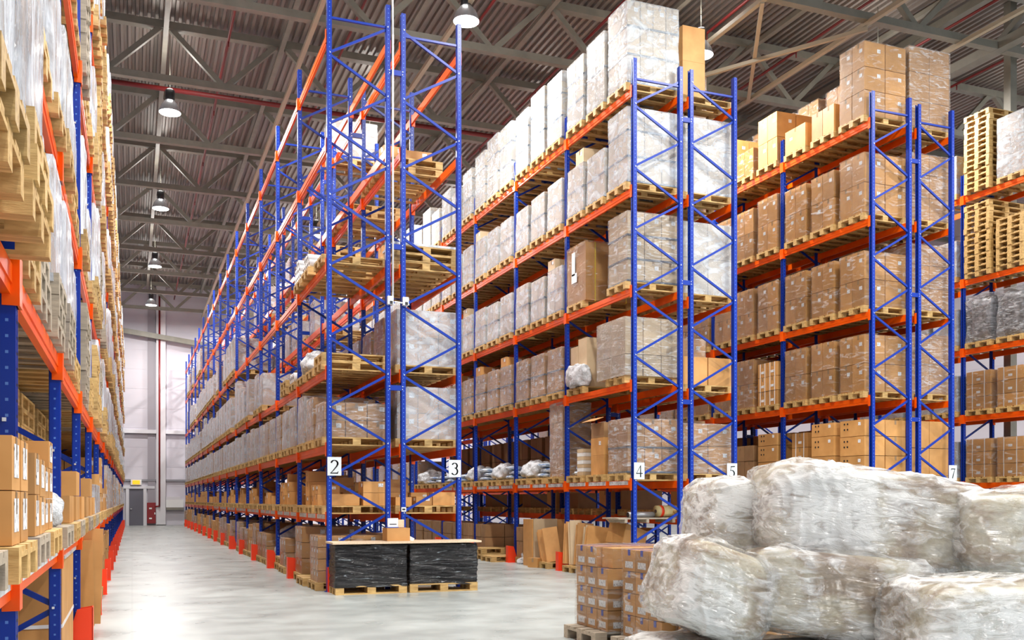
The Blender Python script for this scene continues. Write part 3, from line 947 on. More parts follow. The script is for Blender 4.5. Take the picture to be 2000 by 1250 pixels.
for bay in range(1, 11):
    for slot in range(3):
        wq = spec('brown cartons in clear film', 'card', 'label', 'film', 2, 2, (.5, .5), 1.14, 0.80, r4.choice([((1, 1, .24), (1, 0, .24)), (), ((0, 1, .25), (1, 1, .25)), ((1, 0, .26),)]), 'dark_band')
        pw('4', 1, bay, slot, s=wq)
# big strapped box on the third level
x, y, z = cell('4', 2, 0, 1); y = 18.98
add_pallet(x, y, z, 'rack 4, third level, under the big strapped box')
t = thing('strapped_box', 'tall brown box with yellow straps and film hood on the third level of rack 4', 'box', (x, y, z + PH))
MB().box((0, 0, 0.61), (1.12, 0.92, 1.22)).build('box_body', M['card'], t)
for q in (-0.34, 0.10, 0.40):
    MB().box((q, 0, 0.61), (0.022, 0.945, 1.245)).build('yellow_strap', M['strap_y'], t)
ob('plastic_hood', film_mesh(1.15, 0.96, 1.25, 'film_light', 0.008, 3), t)
MB().box((-0.585, 0.10, 0.86), (0.004, 0.16, 0.50)).box((-0.585, 0.06, 0.55), (0.004, 0.26, 0.20)).build('white_document_pouch', M['paper'], t)
# second level near bay: wide pale stack, tall boxes, bag of film
x, y, z = cell('4', 1, 0, 0)
for q, nm in ((0, 'near'), (1, 'far')):
    add_pallet(x, y + 0.1 + q * 0.62 - 0.02, z, 'rack 4, second level, first bay, under the wide pale stack, %s one' % nm) if q == 0 else None
s = spec('wide pale sheet stack in film', 'card_pale', 'nolid', 'film', 3, 2, (.42, .72), 1.2, 1.22)
add_load(s, x, y + 0.25, z + PH, 'rack 4, second level, first bay, near slot')
x, y, z = pw('4', 1, 0, 2, dx=0.0)
loose(0.5, 0.42, 1.05, x - 0.22, y - 0.15, z, 'tall pale carton beside the wide stack on the second level of rack 4', 0, 'card_pale', 'nolid')
loose(0.5, 0.38, 0.92, x - 0.22, y + 0.26, z, 'slightly lower tall pale carton by the post on second level of rack 4', 0, 'card_pale', 'nolid')
loose(0.42, 0.80, 0.85, x + 0.30, y, z, 'brown carton behind the tall pale cartons on second level of rack 4', 0, 'card', 'plain')
# ---- soft bags
def blob_mesh(name, L, W, H, seed, mats, e=0.55, amp=0.05, fr=3.0, nu=36, nv=18, flat_base=True):
    mb = MB()
    def sp(v, p): return math.copysign(abs(v) ** p, v)
    for j in range(nv + 1):
        ph = -math.pi / 2 + math.pi * j / nv
        for i in range(nu):
            th = 2 * math.pi * i / nu
            x = sp(math.cos(ph), e) * sp(math.cos(th), e) * L / 2
            y = sp(math.cos(ph), e) * sp(math.sin(th), e) * W / 2
            z = sp(math.sin(ph), e) * H / 2
            p = Vector((x, y, z))
            n_ = noise.noise(p * fr + Vector((seed * 3.1, 0, 0))) + 0.5 * noise.noise(p * fr * 2.3 + Vector((0, seed * 1.7, 0)))
            d = p.normalized() * (n_ * amp)
            q = p + d
            if flat_base: q.z = max(q.z, -H / 2)
            mb.v.append(tuple(q))
    for j in range(nv):
        for i in range(nu):
            a = j * nu + i; b = j * nu + (i + 1) % nu
            mb.f.append((a, b, b + nu, a + nu)); mb.m.append(0)
    return mb.mesh(name, mats, True)
m, nt, b = new_mat('printed_plastic_bag')
v = coords(nt, (2, 2, 9), rnd=True)
f1 = noise_tex(nt, v, 3.0, 4, 0.6)
c = ramp(nt, f1, [(0.38, (0.75, 0.80, 0.85)), (0.5, (0.45, 0.55, 0.66)), (0.62, (0.06, 0.12, 0.30))])
nt.links.new(c, b.inputs['Base Color']); b.inputs['Roughness'].default_value = 0.2
bump(nt, noise_tex(nt, v, 5, 4), 1.0, 0.03, [b])
M['bag'] = m
m, nt, b = new_mat('crumpled_film')
v = coords(nt, (1, 1, 1), rnd=True)
f1 = noise_tex(nt, v, 4.0, 4, 0.6, 1.0)
c = ramp(nt, f1, [(0.35, (0.50, 0.52, 0.54)), (0.6, (0.85, 0.88, 0.92))])
nt.links.new(c, b.inputs['Base Color']); b.inputs['Roughness'].default_value = 0.15
bump(nt, noise_tex(nt, v, 9, 5, 0.65, 1.5), 1.0, 0.05, [b])
M['crumple'] = m
def bags(x, y, z, wh, n, seed, W=1.0, D=0.7):
    rnd = random.Random(seed)
    zz = z
    for i in range(n):
        me = cached(('bag', (seed + i) % 5), lambda: blob_mesh('plastic_bag', 0.62, 0.44, 0.11, (seed + i) % 5, [M['bag']], 0.6, 0.02, 5, 24, 10))
        col, lay = i % 3, i // 3
        o = ob('plastic_bag', me, None, (x + (-0.28, 0.28, 0.0)[col] * (1 if col < 2 else rnd.uniform(-1, 1)), y + (-0.12, 0.1, 0.14)[col], z + 0.055 + lay * 0.115 + (0.03 if col == 2 else 0)), rnd.uniform(0, 3.1) if col == 2 else rnd.uniform(-.2, .2) + 1.57 * (i % 2))
        tag(o, 'plastic-wrapped bag on %s, %s in the heap' % (wh, ORD[i]), 'plastic bag', 'printed plastic bags heaped on pallets')
def crumple(x, y, z, L, W, H, seed, label, mat='crumple', rz=0, e=0.7, amp=0.12, name='crumpled_film'):
    me = blob_mesh(name, L, W, H, seed, [M[mat]], e, amp, 4.5, 48, 24)
    o = ob(name, me, None, (x, y, z + H / 2), rz)
    return tag(o, label, 'plastic film')
crumple(cell('4', 1, 0, 2)[0] - 0.52, cell('4', 1, 0, 2)[1] - 0.05, cell('4', 1, 0, 2)[2] + PH, 0.30, 0.95, 0.48, 3, 'crumpled clear film bundle at the foot of tall cartons, second level, rack 4')
# first level of rack 4
for bay in range(0, 11):
    for slot in range(3):
        x, y, z = pw('4', 0, bay, slot)
        wh = where('4', 0, bay, slot)
        if (bay, slot) == (0, 0):
            add_load(spec('brown cartons in clear film', 'card', 'label', 'film', 3, 2, (.50, .56), 1.14, 0.80, (), 'dark_band'), x, y, z, wh)
        elif (bay, slot) == (0, 1):
            zz = loose(0.5, 0.6, 0.40, x - 0.28, y, z, 'brown carton at the bottom of the column under the open box, rack 4')
            zz = loose(0.5, 0.6, 0.36, x - 0.28, y, zz, 'brown carton in the column under the open box, rack 4', 0, 'card', 'label')
            t = thing('open_carton', 'open brown carton with raised flaps on top of a carton column, rack 4', 'carton', (x - 0.28, y, zz + 0.002))
            MB().box((-.24, 0, .15), (.01, .58, .3)).box((.24, 0, .15), (.01, .58, .3)).box((0, -.29, .15), (.48, .01, .3)).box((0, .29, .15), (.48, .01, .3)).box((0, 0, .005), (.48, .58, .01)).build('box_body', M['card_dark'], t)
            MB().box((-.36, 0, .36), (.25, .56, .01), 0, Matrix.Rotation(-0.35, 3, 'Y')).build('flap', M['card'], t)
            loose(0.5, 0.7, 0.75, x + 0.30, y, z, 'dark brown carton behind the open box column, first level, rack 4', 0, 'card_dark')
        elif (bay, slot) == (0, 2):
            for k in range(7):
                o = ob('sheet_bundle', carton_mesh(0.4, 0.3, 0.08, 'paper' if k % 2 else 'card_pale', 'nolid'), None, (x - 0.35, y - 0.2, z + 0.001 + k * 0.081), 0.03 * (k % 3))
                tag(o, 'flat pale bundle in the stack on rack 4 first level, %s from below' % ORD[k], 'bundle', 'flat bundles stacked on rack 4')
            bags(x + 0.05, y + 0.15, z, 'rack 4, first level beside the bundles', 5, 2)
        elif (bay, slot) == (1, 0):
            s = spec('tall brown cartons in film', 'card', 'plain', 'film', 1, 2, (.62, .60, .45), 0.7, 0.72)
            add_load(s, x - 0.18, y, z, wh)
        elif bay < 5:
            if (bay + slot) % 3:
                bags(x, y, z, wh, 8 if bay < 3 else 5, bay * 3 + slot)
            else:
                crumple(x - .1, y, z, 0.9, 0.75, 0.42, bay + slot, 'crumpled grey film sheet on the goods, %s' % wh)
        elif (bay + slot) % 2:
            add_load(spec('brown cartons in clear film', 'card', 'label', 'film', 2, 2, (.5, .3)), x, y, z, wh)
# deeper behind: brown cartons on rack 5
def bc(tiers, nx=2, ny=2, film_='film', mat='card', style='label', extra=(), band=None, W=1.14, D=0.78, words='brown cartons in clear film'):
    return spec(words, mat, style, film_, nx, ny, tiers, W, D, extra, band)
for bay in range(0, 5):
    for slot in range(3):
        near = bay == 0 and slot == 0
        # 5: levels 1.20, 1.93, 3.70, 5.50, 7.50, 9.42
        if not near and slot == 1:
            pw('5', 0, bay, slot)
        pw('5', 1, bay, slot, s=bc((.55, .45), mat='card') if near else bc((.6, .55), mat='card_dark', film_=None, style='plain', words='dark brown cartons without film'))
        pw('5', 2, bay, slot, s=bc((.56,), 2, 2, None, words='plain brown cartons', style='plain') if near else bc((.5, .6), film_='film'))
        pw('5', 3, bay, slot, s=bc((.72, .70), 2, 2, 'film_milky', 'card_pale', words='pale cartons in milky film', style='plain') if near else bc((.5, .5)))
        pw('5', 4, bay, slot, s=bc((.50, .50, .50), 2, 2, 'film_milky', 'card_pale', words='pale cartons in milky film') if near else bc((.5, .5)))
        if near:
            x, y, z = pw('5', 5, bay, slot)
            zz = loose(0.52, 0.5, 0.75, x - 0.24, y, z, 'tall narrow brown carton, lower of two, top level of rack 5')
            loose(0.52, 0.5, 0.70, x - 0.24, y, zz, 'tall narrow brown carton, upper of two, top level of rack 5')
        elif bay < 3:
            pw('5', 5, bay, slot, s=bc((.5, .4)))
# ---------------------------------------------------------------- rack joined to 7, and 7
BR = lambda tiers, nx=3, ny=2, **k: bc(tiers, nx, ny, 'film_light', words='brown cartons in light film', **k)
for bay in range(0, 6):
    for slot in range(3):
        q = (bay, slot)
        for lev in range(5):
            if lev == 4:
                s = {(0, 0): bc((.55, .50, .55), 3, 2, 'film_light', style='label', words='tall stack of brown cartons in film'),
                     (0, 1): bc((.62,), 2, 2, None, style='plain', words='low brown cartons'),
                     (0, 2): None, (1, 0): bc((.60, .62), 2, 2, None, words='tall brown cartons', style='label'), (1, 1): bc((.66,), 2, 2, 'film_light', words='brown cartons in light film'),
                     (1, 2): bc((.60, .62), 2, 2, None, words='tall brown cartons', style='label')}.get(q, BR((.55, .5)))
                if q == (0, 2):
                    x, y, z = pw('6', 4, 0, 2)
                    loose(1.15, 0.75, 0.55, x, y, z, 'low wide brown carton with dark print, top level of rack beside 7', 0, 'card', 'logo')
                    continue
            elif lev == 3: s = BR((.62, .60), extra=()) if slot else BR((.66, .64), 2, 2)
            elif lev == 2: s = BR((.58, .60), 2, 2)
            elif lev == 1: s = BR((.60, .62), 2, 2) if q != (1, 0) else bc((.35, .35, .35), 1, 2, None, style='strap', words='strapped brown cartons')
            else:
                s = {(0, 0): bc((.42, .42, .36), 2, 1, None, style='dots', words='brown cartons with four round holes'), (0, 1): bc((.45, .45, .3), 2, 1, None, style='dots', words='brown cartons with four round holes'),
                     (0, 2): bc((.35, .35, .35), 1, 1, None, style='strap', words='strapped brown cartons', W=0.9, D=0.6), (1, 0): bc((.4, .4, .3), 2, 1, None, style='dots', words='brown cartons with four round holes')}.get(q, bc((.45, .4), mat='card_dark', film_=None, style='plain', words='dark brown cartons'))
            pw('6', lev, bay, slot, s=s)
for bay in range(0, 3):
    for slot in range(3):
        near = bay == 0 and slot == 0
        for lev, tiers in enumerate(((.6, .6), (.65, .65), (.5, .5, .45), (.5, .5, .45), (.58, .62, .55))):
            mk = dict(style='plain' if lev in (0,) else 'label')
            pw('7', lev, bay, slot, s=bc(tiers, 2, 2, 'film_light' if lev else None, 'card', words='brown cartons with white labels in film' if lev else 'plain large brown cartons', **mk))
# ---------------------------------------------------------------- rack at the right edge
for lev, bay, slot, n in ((4, 0, 2, 14), (3, 0, 2, 13), (4, 0, 1, 1), (3, 0, 1, 9), (4, 1, 0, 1)):
    if (lev, slot) == (4, 1):
        pw('8', lev, bay, slot, 1, s=bc((.5, .5, .5), 2, 2, 'film_milky', 'card_dark', words='dark goods in milky film'))
    elif n == 9:
        x, y, z = pw('8', lev, bay, slot, 1, mesh=PMB, word='blue painted')
        add_pallet(x, y, z, where('8', lev, bay, slot) + ', on the blue one', 8)
    elif bay == 1:
        pw('8', lev, bay, slot, 1, s=bc((.5, .5), 2, 2, 'film_milky', 'card_dark', words='dark goods in milky film'))
    else:
        pw('8', lev, bay, slot, n, dx=0.03)
M['machine'] = varied('dark_machine_parts', (0.03, 0.03, 0.035), (0.30, 0.30, 0.33), 7, 0.4, 0.01, 8, 0.2)
for slot in range(3):
    x, y, z = pw('8', 2, 0, slot)
    t = thing('wrapped_machine', 'dark machine parts in film, third level at right edge, %s' % ['near slot', 'middle slot', 'far slot'][slot], 'wrapped goods', (x, y, z), group='film-wrapped machines at the right edge')
    ob('machine_body', blob_mesh('machine_body', 1.05, 0.7, 1.15, slot, [M['machine']], 0.35, 0.07, 4), t, (0, 0, 0.575))
    ob('stretch_film', film_mesh(1.14, 0.78, 1.2, 'film', 0.03, slot), t)
    if slot == 0: MB().box((-0.585, 0, 0.9), (0.01, 0.5, 0.22)).build('printed_hood_panel', M['paper'], t)
    for lev in (0, 1):
        pw('8', lev, 0, slot, s=bc((.33, .33, .33), 2, 1, 'film_light', style='strap', words='strapped brown cartons in film'), mesh=PMB if (lev == 1 and slot == 1) else None, word='blue painted' if (lev == 1 and slot == 1) else 'wooden')
for bay in (1, 2):
    for slot in range(3):
        for lev in range(4):
            pw('8', lev, bay, slot, s=bc((.5, .45), 2, 2, 'film_milky', 'card_dark', words='dark goods in milky film'))

# ---------------------------------------------------------------- racks 2 and 3
FB = lambda tiers, nx=2, ny=2, **k: bc(tiers, nx, ny, 'film', **k)
FM = lambda tiers, nx=2, ny=2, **k: bc(tiers, nx, ny, 'film_milky', words='brown cartons in milky film', **k)
def rolls(x, y, z, wh, n=8, axis='x', r=0.075, L=1.15):
    lay = []
    k = 0
    per = int(0.76 / (2 * r))
    rowi = 0
    while k < n:
        m_ = min(per - rowi, n - k)
        if m_ <= 0: break
        for i in range(m_):
            lay.append((-(m_ - 1) * r + i * 2 * r * 1.01, r + rowi * r * 1.76)); k += 1
        rowi += 1
    for i, (dy, dz) in enumerate(lay):
        def f():
            mb = MB().tube((-L / 2, 0, 0), (L / 2, 0, 0), r, 18, 0, capmat=0)
            for s in (-1, 1):
                mb.tube((s * (L / 2), 0, 0), (s * (L / 2 + 0.004), 0, 0), r * 0.36, 12, 1)
            return mb.mesh('film_roll', [M['roll'], M['core']], False)
        me = cached(('roll', r, L), f)
        for p_ in me.polygons: p_.use_smooth = len(p_.vertices) == 4
        o = ob('film_roll', me, None, (x, y + dy, z + dz), random.uniform(-.02, .02))
        tag(o, 'white roll of film on %s, %s in the heap' % (wh, ORD[i]), 'roll', 'white film rolls on rack 2')
# level indices: 0..5 ; level heights 1.31 2.49 3.79 5.62 7.66 9.50
# rack 2, near bay
pw('2', 3, 0, 0); 
for sl in (1, 2):
    x, y, z = pw('2', 3, 0, sl, dx=0.06)
    rolls(x, y, z, 'rack 2 fourth level, %s' % ('middle slot' if sl == 1 else 'far slot'), 8 if sl == 1 else 11)
pw('2', 2, 0, 0, 2); pw('2', 2, 0, 1, 1)
x, y, z = pw('2', 2, 0, 2); crumple(x - .1, y, z, 0.9, 0.7, 0.5, 5, 'grey film bundle on the third level of rack 2, first bay')
x, y, z = pw('2', 2, 1, 0); rolls(x, y, z, 'rack 2 third level, second bay', 3, r=0.10)
pw('2', 1, 0, 0, s=FB((.30, .30), 3, 2)); pw('2', 1, 0, 1, s=FB((.28, .30, .2), 2, 2)); pw('2', 1, 0, 2, s=FM((.5, .4)))
r2 = random.Random(22)
for bay in range(1, 15):
    for slot in range(3):
        hs = r2.choice([(.3, .3, .2), (.4, .4), (.45, .4), (.5, .3)])
        pw('2', 1, bay, slot, s=FM(hs) if r2.random() < 0.7 else FB(hs))
        if bay == 1 and slot == 1: pw('2', 2, bay, slot, 2)
        elif (bay, slot) != (1, 0) and r2.random() < (0.55 if bay < 4 else 0.95):
            pw('2', 2, bay, slot, s=FM(r2.choice([(.5, .4), (.5, .5), (.4, .4), (.5, .5, .3)])))
        if bay >= 2 and r2.random() < (0.15 if bay < 5 else 0.65):
            pw('2', 3, bay, slot, s=FM(r2.choice([(.5, .4), (.5, .5), (.4, .4)])))
        if bay >= 8 and r2.random() < 0.35:
            pw('2', 4, bay, slot, s=FM(r2.choice([(.5, .4), (.5, .5)])))
for bay in range(0, 15):
    for slot in range(3):
        x, y, z = pw('2', 0, bay, slot)
        wh = where('2', 0, bay, slot)
        if bay < 6 or r2.random() < 0.6:
            if (bay, slot) == (0, 0):
                zz = loose(0.55, 0.5, 0.20, x - .2, y - .05, z, 'flat brown carton at sign 2 on the first level, front of the pallet')
                loose(0.45, 0.4, 0.22, x + .36, y - .1, z, 'brown carton at the inner side of the first pallet, first level of rack 2, lower')
                loose(0.45, 0.4, 0.20, x + .36, y - .1, z + .222, 'brown carton at the inner side of the first pallet, first level of rack 2, upper', 0, 'card', 'label')
            elif bay < 6:
                rand_pile(x, y, z, wh, bay * 7 + slot + 3)
            else:
                add_load(bc(r2.choice([(.25,), (.2, .2), (.3, .2)]), 2, 2, None, style='plain', words='low brown cartons'), x, y, z, wh)
# on the floor under rack 2
rf = random.Random(9)
for bay in range(0, 15):
    for slot in range(3):
        wh = where('2', -1, bay, slot)
        if (bay, slot) == (0, 0): 
            x, y, z = pw('2', -1, 0, 0, dx=0.10, s=bc((.2, .2, .2, .2), 2, 3, 'film_light', style='label', words='small labelled brown cartons stacked four high'))
        elif (bay, slot) == (0, 1): pw('2', -1, bay, slot, dx=0.15)
        elif (bay, slot) == (1, 2): pw('2', -1, bay, slot, 2)
        elif (bay, slot) in ((1, 0), (2, 0)):
            x, y, z = pw('2', -1, bay, slot); crumple(x, y, z, 0.9, 0.7, 0.5 + 0.15 * bay, bay, 'grey film-covered heap on a pallet, %s' % wh, 'crumple')
        elif rf.random() < 0.8:
            pw('2', -1, bay, slot, dx=0.05, s=bc(rf.choice([(.3, .3), (.4, .35), (.3, .3, .3), (.4, .4)]), 2, 2, rf.choice([None, 'film_light']), style='label', words='brown cartons'))
# rack 3 (right half)
x, y, z = pw('3', 4, 0, 1, 2, dx=-0.02)
loose(0.45, 0.3, 0.24, x - .3, y - .1, z, 'opened brown carton on the upper pallets of rack 3, left', 0.1, 'card', 'label')
loose(0.5, 0.34, 0.22, x + .2, y - .05, z, 'brown carton on the upper pallets of rack 3, right', -.05, 'card', 'label')
pw('3', 4, 1, 1, 2); pw('3', 4, 1, 2, 2); pw('3', 4, 0, 2, 1)
for sl in range(3):
    n = (3, 3, 2)[sl]
    x, y, z = pw('3', 3, 0, sl, n, dx=-0.03)
    if sl == 0:
        t = ob('grey_sheet', MB().box((0, 0, 0.02), (1.22, 0.78, 0.04)).mesh('grey_sheet', [M['crumple']]), None, (x, y, z + .002))
        tag(t, 'grey film-covered board lying on the pallet stack, fourth level of rack 3', 'board')
    elif sl == 1:
        loose(0.5, 0.4, 0.28, x - .25, y, z, 'brown carton on the fourth level pallets of rack 3, left one')
        loose(0.42, 0.4, 0.30, x + .22, y, z, 'brown carton on the fourth level pallets of rack 3, right one', 0, 'card', 'label')
    else:
        add_load(FM((.35,)), x, y, z, where('3', 3, 0, sl))
pw('3', 2, 0, 0, s=FM((.50, .48), 3, 2)); pw('3', 2, 0, 1, s=FB((.5, .5))); pw('3', 2, 0, 2, s=FB((.45, .45)))
pw('3', 1, 0, 0, s=FM((.46, .46), 3, 2)); pw('3', 1, 0, 1, s=FB((.3, .3))); pw('3', 1, 0, 2, s=FB((.4, .3)))
r3 = random.Random(33)
for bay in range(1, 9):
    for slot in range(3):
        for lev, pr in ((1, .8), (2, .75), (3, .5), (4, .28), (5, 0.10)):
            if (lev, bay) == (4, 1): continue
            if r3.random() < pr:
                if r3.random() < 0.3: pw('3', lev, bay, slot, r3.choice([1, 2, 3]))
                else: pw('3', lev, bay, slot, s=FM(r3.choice([(.4, .4), (.5, .4), (.3, .3, .3)])))
        x, y, z = pw('3', 0, bay, slot)
        if bay < 4: rand_pile(x, y, z, where('3', 0, bay, slot), 100 + bay * 3 + slot)
        if r3.random() < .7: pw('3', -1, bay, slot, s=bc((.35, .3), 2, 2, None, style='label', words='brown cartons'))
for slot in range(3):
    x, y, z = pw('3', 0, 0, slot)
    if slot == 0:
        loose(0.42, 0.40, 0.24, x + .32, y - .1, z, 'tall brown carton at sign 3 on the first level, right')
        loose(0.30, 0.40, 0.16, x - .05, y - .1, z, 'brown carton with paper label on first level near sign 3', 0, 'card', 'label')
        loose(0.30, 0.36, 0.15, x - .42, y - .1, z, 'brown carton on first level of rack 3, left of labelled one')
    else: rand_pile(x, y, z, where('3', 0, 0, slot), 60 + slot)
pw('3', -1, 0, 1, s=bc((.3, .3), 2, 2, None, style='label', words='brown cartons')); pw('3', -1, 0, 2, s=bc((.3, .3), 2, 2, None, style='label', words='brown cartons'))

# ---------------------------------------------------------------- left-hand rack
ra = random.Random(11)
def AW(h, drape=True):
    n = max(1, int(round(h / 0.4)))
    return spec('goods under milky film', ra.choice(['card', 'card_pale']), 'label', 'film_drape', 2, 2, tuple([round(h / n, 2)] * n), 1.12, 0.80, (), None, 0.06)
A1 = [(2, AW(0.85)), (1, AW(1.05)), (3, AW(0.7))]
for bay in range(0, 20):
    for slot in range(3):
        pr = 0.0 + 0.06 * ra.random() if bay > 3 else (0.05 + 0.06 * ra.random() if bay == 0 else -0.05 + 0.06 * ra.random())
        for lev in range(1, 6):
            H = RACKS['A'][5]
            gap = (H[lev + 1] - H[lev] - 0.25) if lev < 5 else 1.3
            n = ra.choice([1, 2, 2, 3])
            if lev == 1: n = ra.choice([2, 3, 3])
            elif bay < 4: n = ra.choice([1, 2])
            hmax = gap - n * PH
            if 2 < bay < 6 and ra.random() < 0.22 and lev != 5:
                pw('A', lev, bay, slot, int(gap / PH) - 1, dx=pr, mesh=PMG if ra.random() < .5 else None)
            elif lev == 5 and bay > 8 and ra.random() < .3: continue
            else:
                h = round(max(0.45, min(hmax - 0.05, ra.uniform(0.7, 1.25) if bay > 3 else ra.uniform(0.75, 1.15))) * 10) / 10
                if h > hmax: h = round(hmax - 0.05, 1)
                pw('A', lev, bay, slot, n, dx=pr, s=AW(h), mesh=PMG if ra.random() < .25 else None)
# first level: small labelled cartons near the camera
def stackA(x, y, z, cols, wh):
    for nm, dx_, dy_, w, d, hs in cols:
        zz = z
        for k, h in enumerate(hs):
            zz = loose(w, d, h, x + dx_, y + dy_, zz + .001, 'small carton with white label, %s, %s, %s from below' % (wh, nm, ORD[k]), 0, 'card', 'biglabel', 'labelled cartons on the left-hand rack')
for bay in range(0, 20):
    for slot in range(3):
        if bay <= 3:
            x, y, z = pw('A', 0, bay, slot, dx=0.04, mesh=PMG if (bay + slot) % 2 else None)
        else:
            x, y, z = pw('A', 0, bay, slot, dx=0.02)
        if (bay, slot) == (0, 2):
            stackA(x, y, z, [('near column', .42, -.18, .32, .30, (.22, .22)), ('far column', .42, .16, .32, .30, (.22, .22)), ('inner column', 0.15, 0, .20, .4, (.22, .22))], 'left rack first bay')
        elif (bay, slot) == (0, 1):
            stackA(x, y, z, [('near column', .40, -.18, .32, .30, (.22, .22)), ('far column', .40, .16, .32, .30, (.22, .22))], 'left rack first bay middle')
        elif (bay, slot) == (1, 0):
            stackA(x, y, z, [('near column', .42, -.2, .30, .26, (.21, .21)), ('far column', .40, .12, .34, .30, (.20, .20)), ('top of inner column', 0.17, -.05, .16, .30, (.21, .21, .19))], 'left rack second bay')
        elif (bay, slot) == (1, 1):
            stackA(x, y, z, [('near column', .34, -.2, .40, .30, (.19, .19)), ('far column', .34, .14, .40, .30, (.19, .19, .17))], 'left rack second bay middle')
        elif (bay, slot) == (1, 2):
            crumple(x + .28, y - .05, z, 0.5, 0.55, 0.26, 21, 'white crumpled film sheet beside the small cartons on the left-hand rack')
        elif bay in (2, 3):
            zz = z
            for k in range(1 + (slot == 1)):
                zz = loose(.4, .6, .22, x + .36, y, zz + .001, 'plain brown carton, left rack %s bay %s, %s from below' % (ORD[bay], ['near', 'middle', 'far'][slot], ORD[k]), 0, 'card', 'plain', 'plain cartons on the left-hand rack')
        else:
            add_load(bc(ra.choice([(.3, .3), (.4,), (.3, .3, .3)]), 2, 2, ra.choice([None, 'film_milky']), style='label', words='brown cartons'), x, y, z, where('A', 0, bay, slot))
    if bay in (0, 1, 2, 3):
        for q in ((1,) if bay == 0 else (0, 1)):
            add_pallet(-1.34, RACKS['A'][2] + 3.05 * bay + 0.80 + 1.42 * q, 1.22 + PH + 0.003, 'inner stack, left-hand rack first level, %s bay %s' % (ORD[bay], ('near', 'far')[q]), 8, math.pi / 2)
# floor of the left-hand rack
t = thing('tall_strapped_box', 'large brown box with white strap on the floor under the left-hand rack', 'box', (-1.02, 9.75, 0.0))
MB().box((0, 0, 0.07), (1.0, 1.7, 0.14)).build('pallet_base', M['wood'], t)
MB().box((0, 0, 0.14 + 0.46), (0.95, 1.65, 0.92)).build('box_body', M['card'], t)
MB().box((0, 0, 1.075), (1.0, 1.7, 0.03)).build('white_lid_film', M['crumple'], t)
MB().box((0, 0, 0.50), (0.96, 1.665, 0.03)).build('white_strap', M['strap_w'], t)
t = thing('leaning_cardboard', 'tall folded cardboard sheets leaning out from the left-hand rack', 'cardboard', (-0.66, 11.9, 0))
MB().box((0.0, 0, 0.60), (0.035, 0.9, 1.2), 0).build('front_sheet', M['card'], t)
MB().box((-0.10, -0.1, 0.54), (0.03, 0.85, 1.08), 0).box((-0.19, 0.0, 0.5), (0.03, 0.8, 1.0)).build('rear_sheet', M['card_pale'], t)
mb = MB().box((0.12, 0.55, 0.66), (0.42, 0.02, 1.12), 0, Matrix.Rotation(0.03, 3, 'Y'))
mb.box((0.04, 0.50, 0.58), (0.40, 0.02, 1.0), 0, Matrix.Rotation(-0.02, 3, 'Y'))
mb.build('wide_sheet', M['card'], t)
crumple(-1.0, 7.0, 0.15, 0.95, 1.2, 0.45, 31, 'wrapped clear film bundle on the floor pallet under the left-hand rack')
add_pallet(-1.05, 6.75, 0, 'on the floor under the left-hand rack, nearer one'); add_pallet(-1.05, 7.6, 0, 'on the floor under the left-hand rack, farther one')
for k, y in enumerate((13.3, 14.4, 16.2, 17.4, 19.2, 20.4, 22.3, 23.4)):
    add_pallet(-1.05, y, 0, 'on the floor of the left-hand rack, %s beyond the cardboard' % ORD[k])
    add_load(bc((.4, .35), 2, 2, None, 'card', 'plain', words='brown cartons'), -1.05, y, PH, 'left-hand rack floor, %s beyond the cardboard' % ORD[k])

# ---------------------------------------------------------------- black wrapped pallets with a board on top
m, nt, b = new_mat('black_stretch_film')
v = coords(nt, (1.2, 1.2, 8), (0.10, 0.14, 0.0), rnd=True)
c = ramp(nt, noise_tex(nt, v, 2.4, 6, 0.62, 1.2), [(0.56, (0.010, 0.010, 0.012)), (0.62, (0.035, 0.04, 0.045)), (0.70, (0.35, 0.40, 0.43))])  # pale streaks: film highlights painted into the colour, along with whitened folds
nt.links.new(c, b.inputs['Base Color'])
b.inputs['Roughness'].default_value = 0.16
b.inputs['Specular IOR Level'].default_value = 0.8
bump(nt, noise_tex(nt, v, 2.4, 5, 0.62, 1.2), 1.0, 0.10, [b])
M['blackfilm'] = m
BX0, BX1, BYF = 3.06, 5.56, 15.80
for k in range(2):
    xm = BX0 + 0.625 + k * 1.25
    nm = 'left' if k == 0 else 'right'
    add_pallet(xm, BYF + 0.27, 0, 'under the %s black wrapped load' % nm, jit=0)
    PALLETS[-1] = PALLETS[-1][:3] + (0.0,) + PALLETS[-1][4:5] + (cached('pallet_half', lambda: (lambda mb: (pallet_geo(mb, L=1.2, W=0.54), mb.mesh('pallet', [M['wood']]))[1])(MB())),)
    t = thing('black_wrapped_load', 'block wrapped in shiny black film on a pallet, %s of two under the board' % nm, 'wrapped goods', (xm, BYF + 0.27, PH), group='black wrapped pallet loads')
    MB().box((0, 0, 0.33), (1.17, 0.50, 0.655)).build('goods_block', M['black'], t)
    ob('black_film', film_mesh(1.19, 0.52, 0.66, 'blackfilm', 0.014, 5 + k, rows=70, skirt=0.03, ripple=0.014, cols=4), t)
t = tag(MB().box(((BX0 + BX1) / 2, BYF + 0.27, PH + 0.70), (BX1 - BX0 + 0.06, 0.64, 0.032)).build('particle_board', M['board']), 'long pale board lying across the two black wrapped loads', 'board')
ztop = PH + 0.717
loose(0.40, 0.34, 0.22, 4.19, BYF + 0.36, ztop, 'small plain brown carton standing on the pale board', 0, 'card', 'nolid', 'things on the board')
pp = thing('paper_stack', 'white paper pack and leaflets on the small carton at the rack end', 'papers', (4.17, BYF + 0.36, ztop + 0.222))
MB().box((-0.04, 0, 0.085), (0.18, 0.05, 0.15)).build('white_pack', M['paper'], pp)
MB().box((-0.06, 0, 0.005), (0.22, 0.16, 0.01)).build('blue_folder', M['tape_blue'], pp)
MB().box((0.11, 0.02, 0.07), (0.10, 0.04, 0.13)).build('leaflets', M['board'], pp)
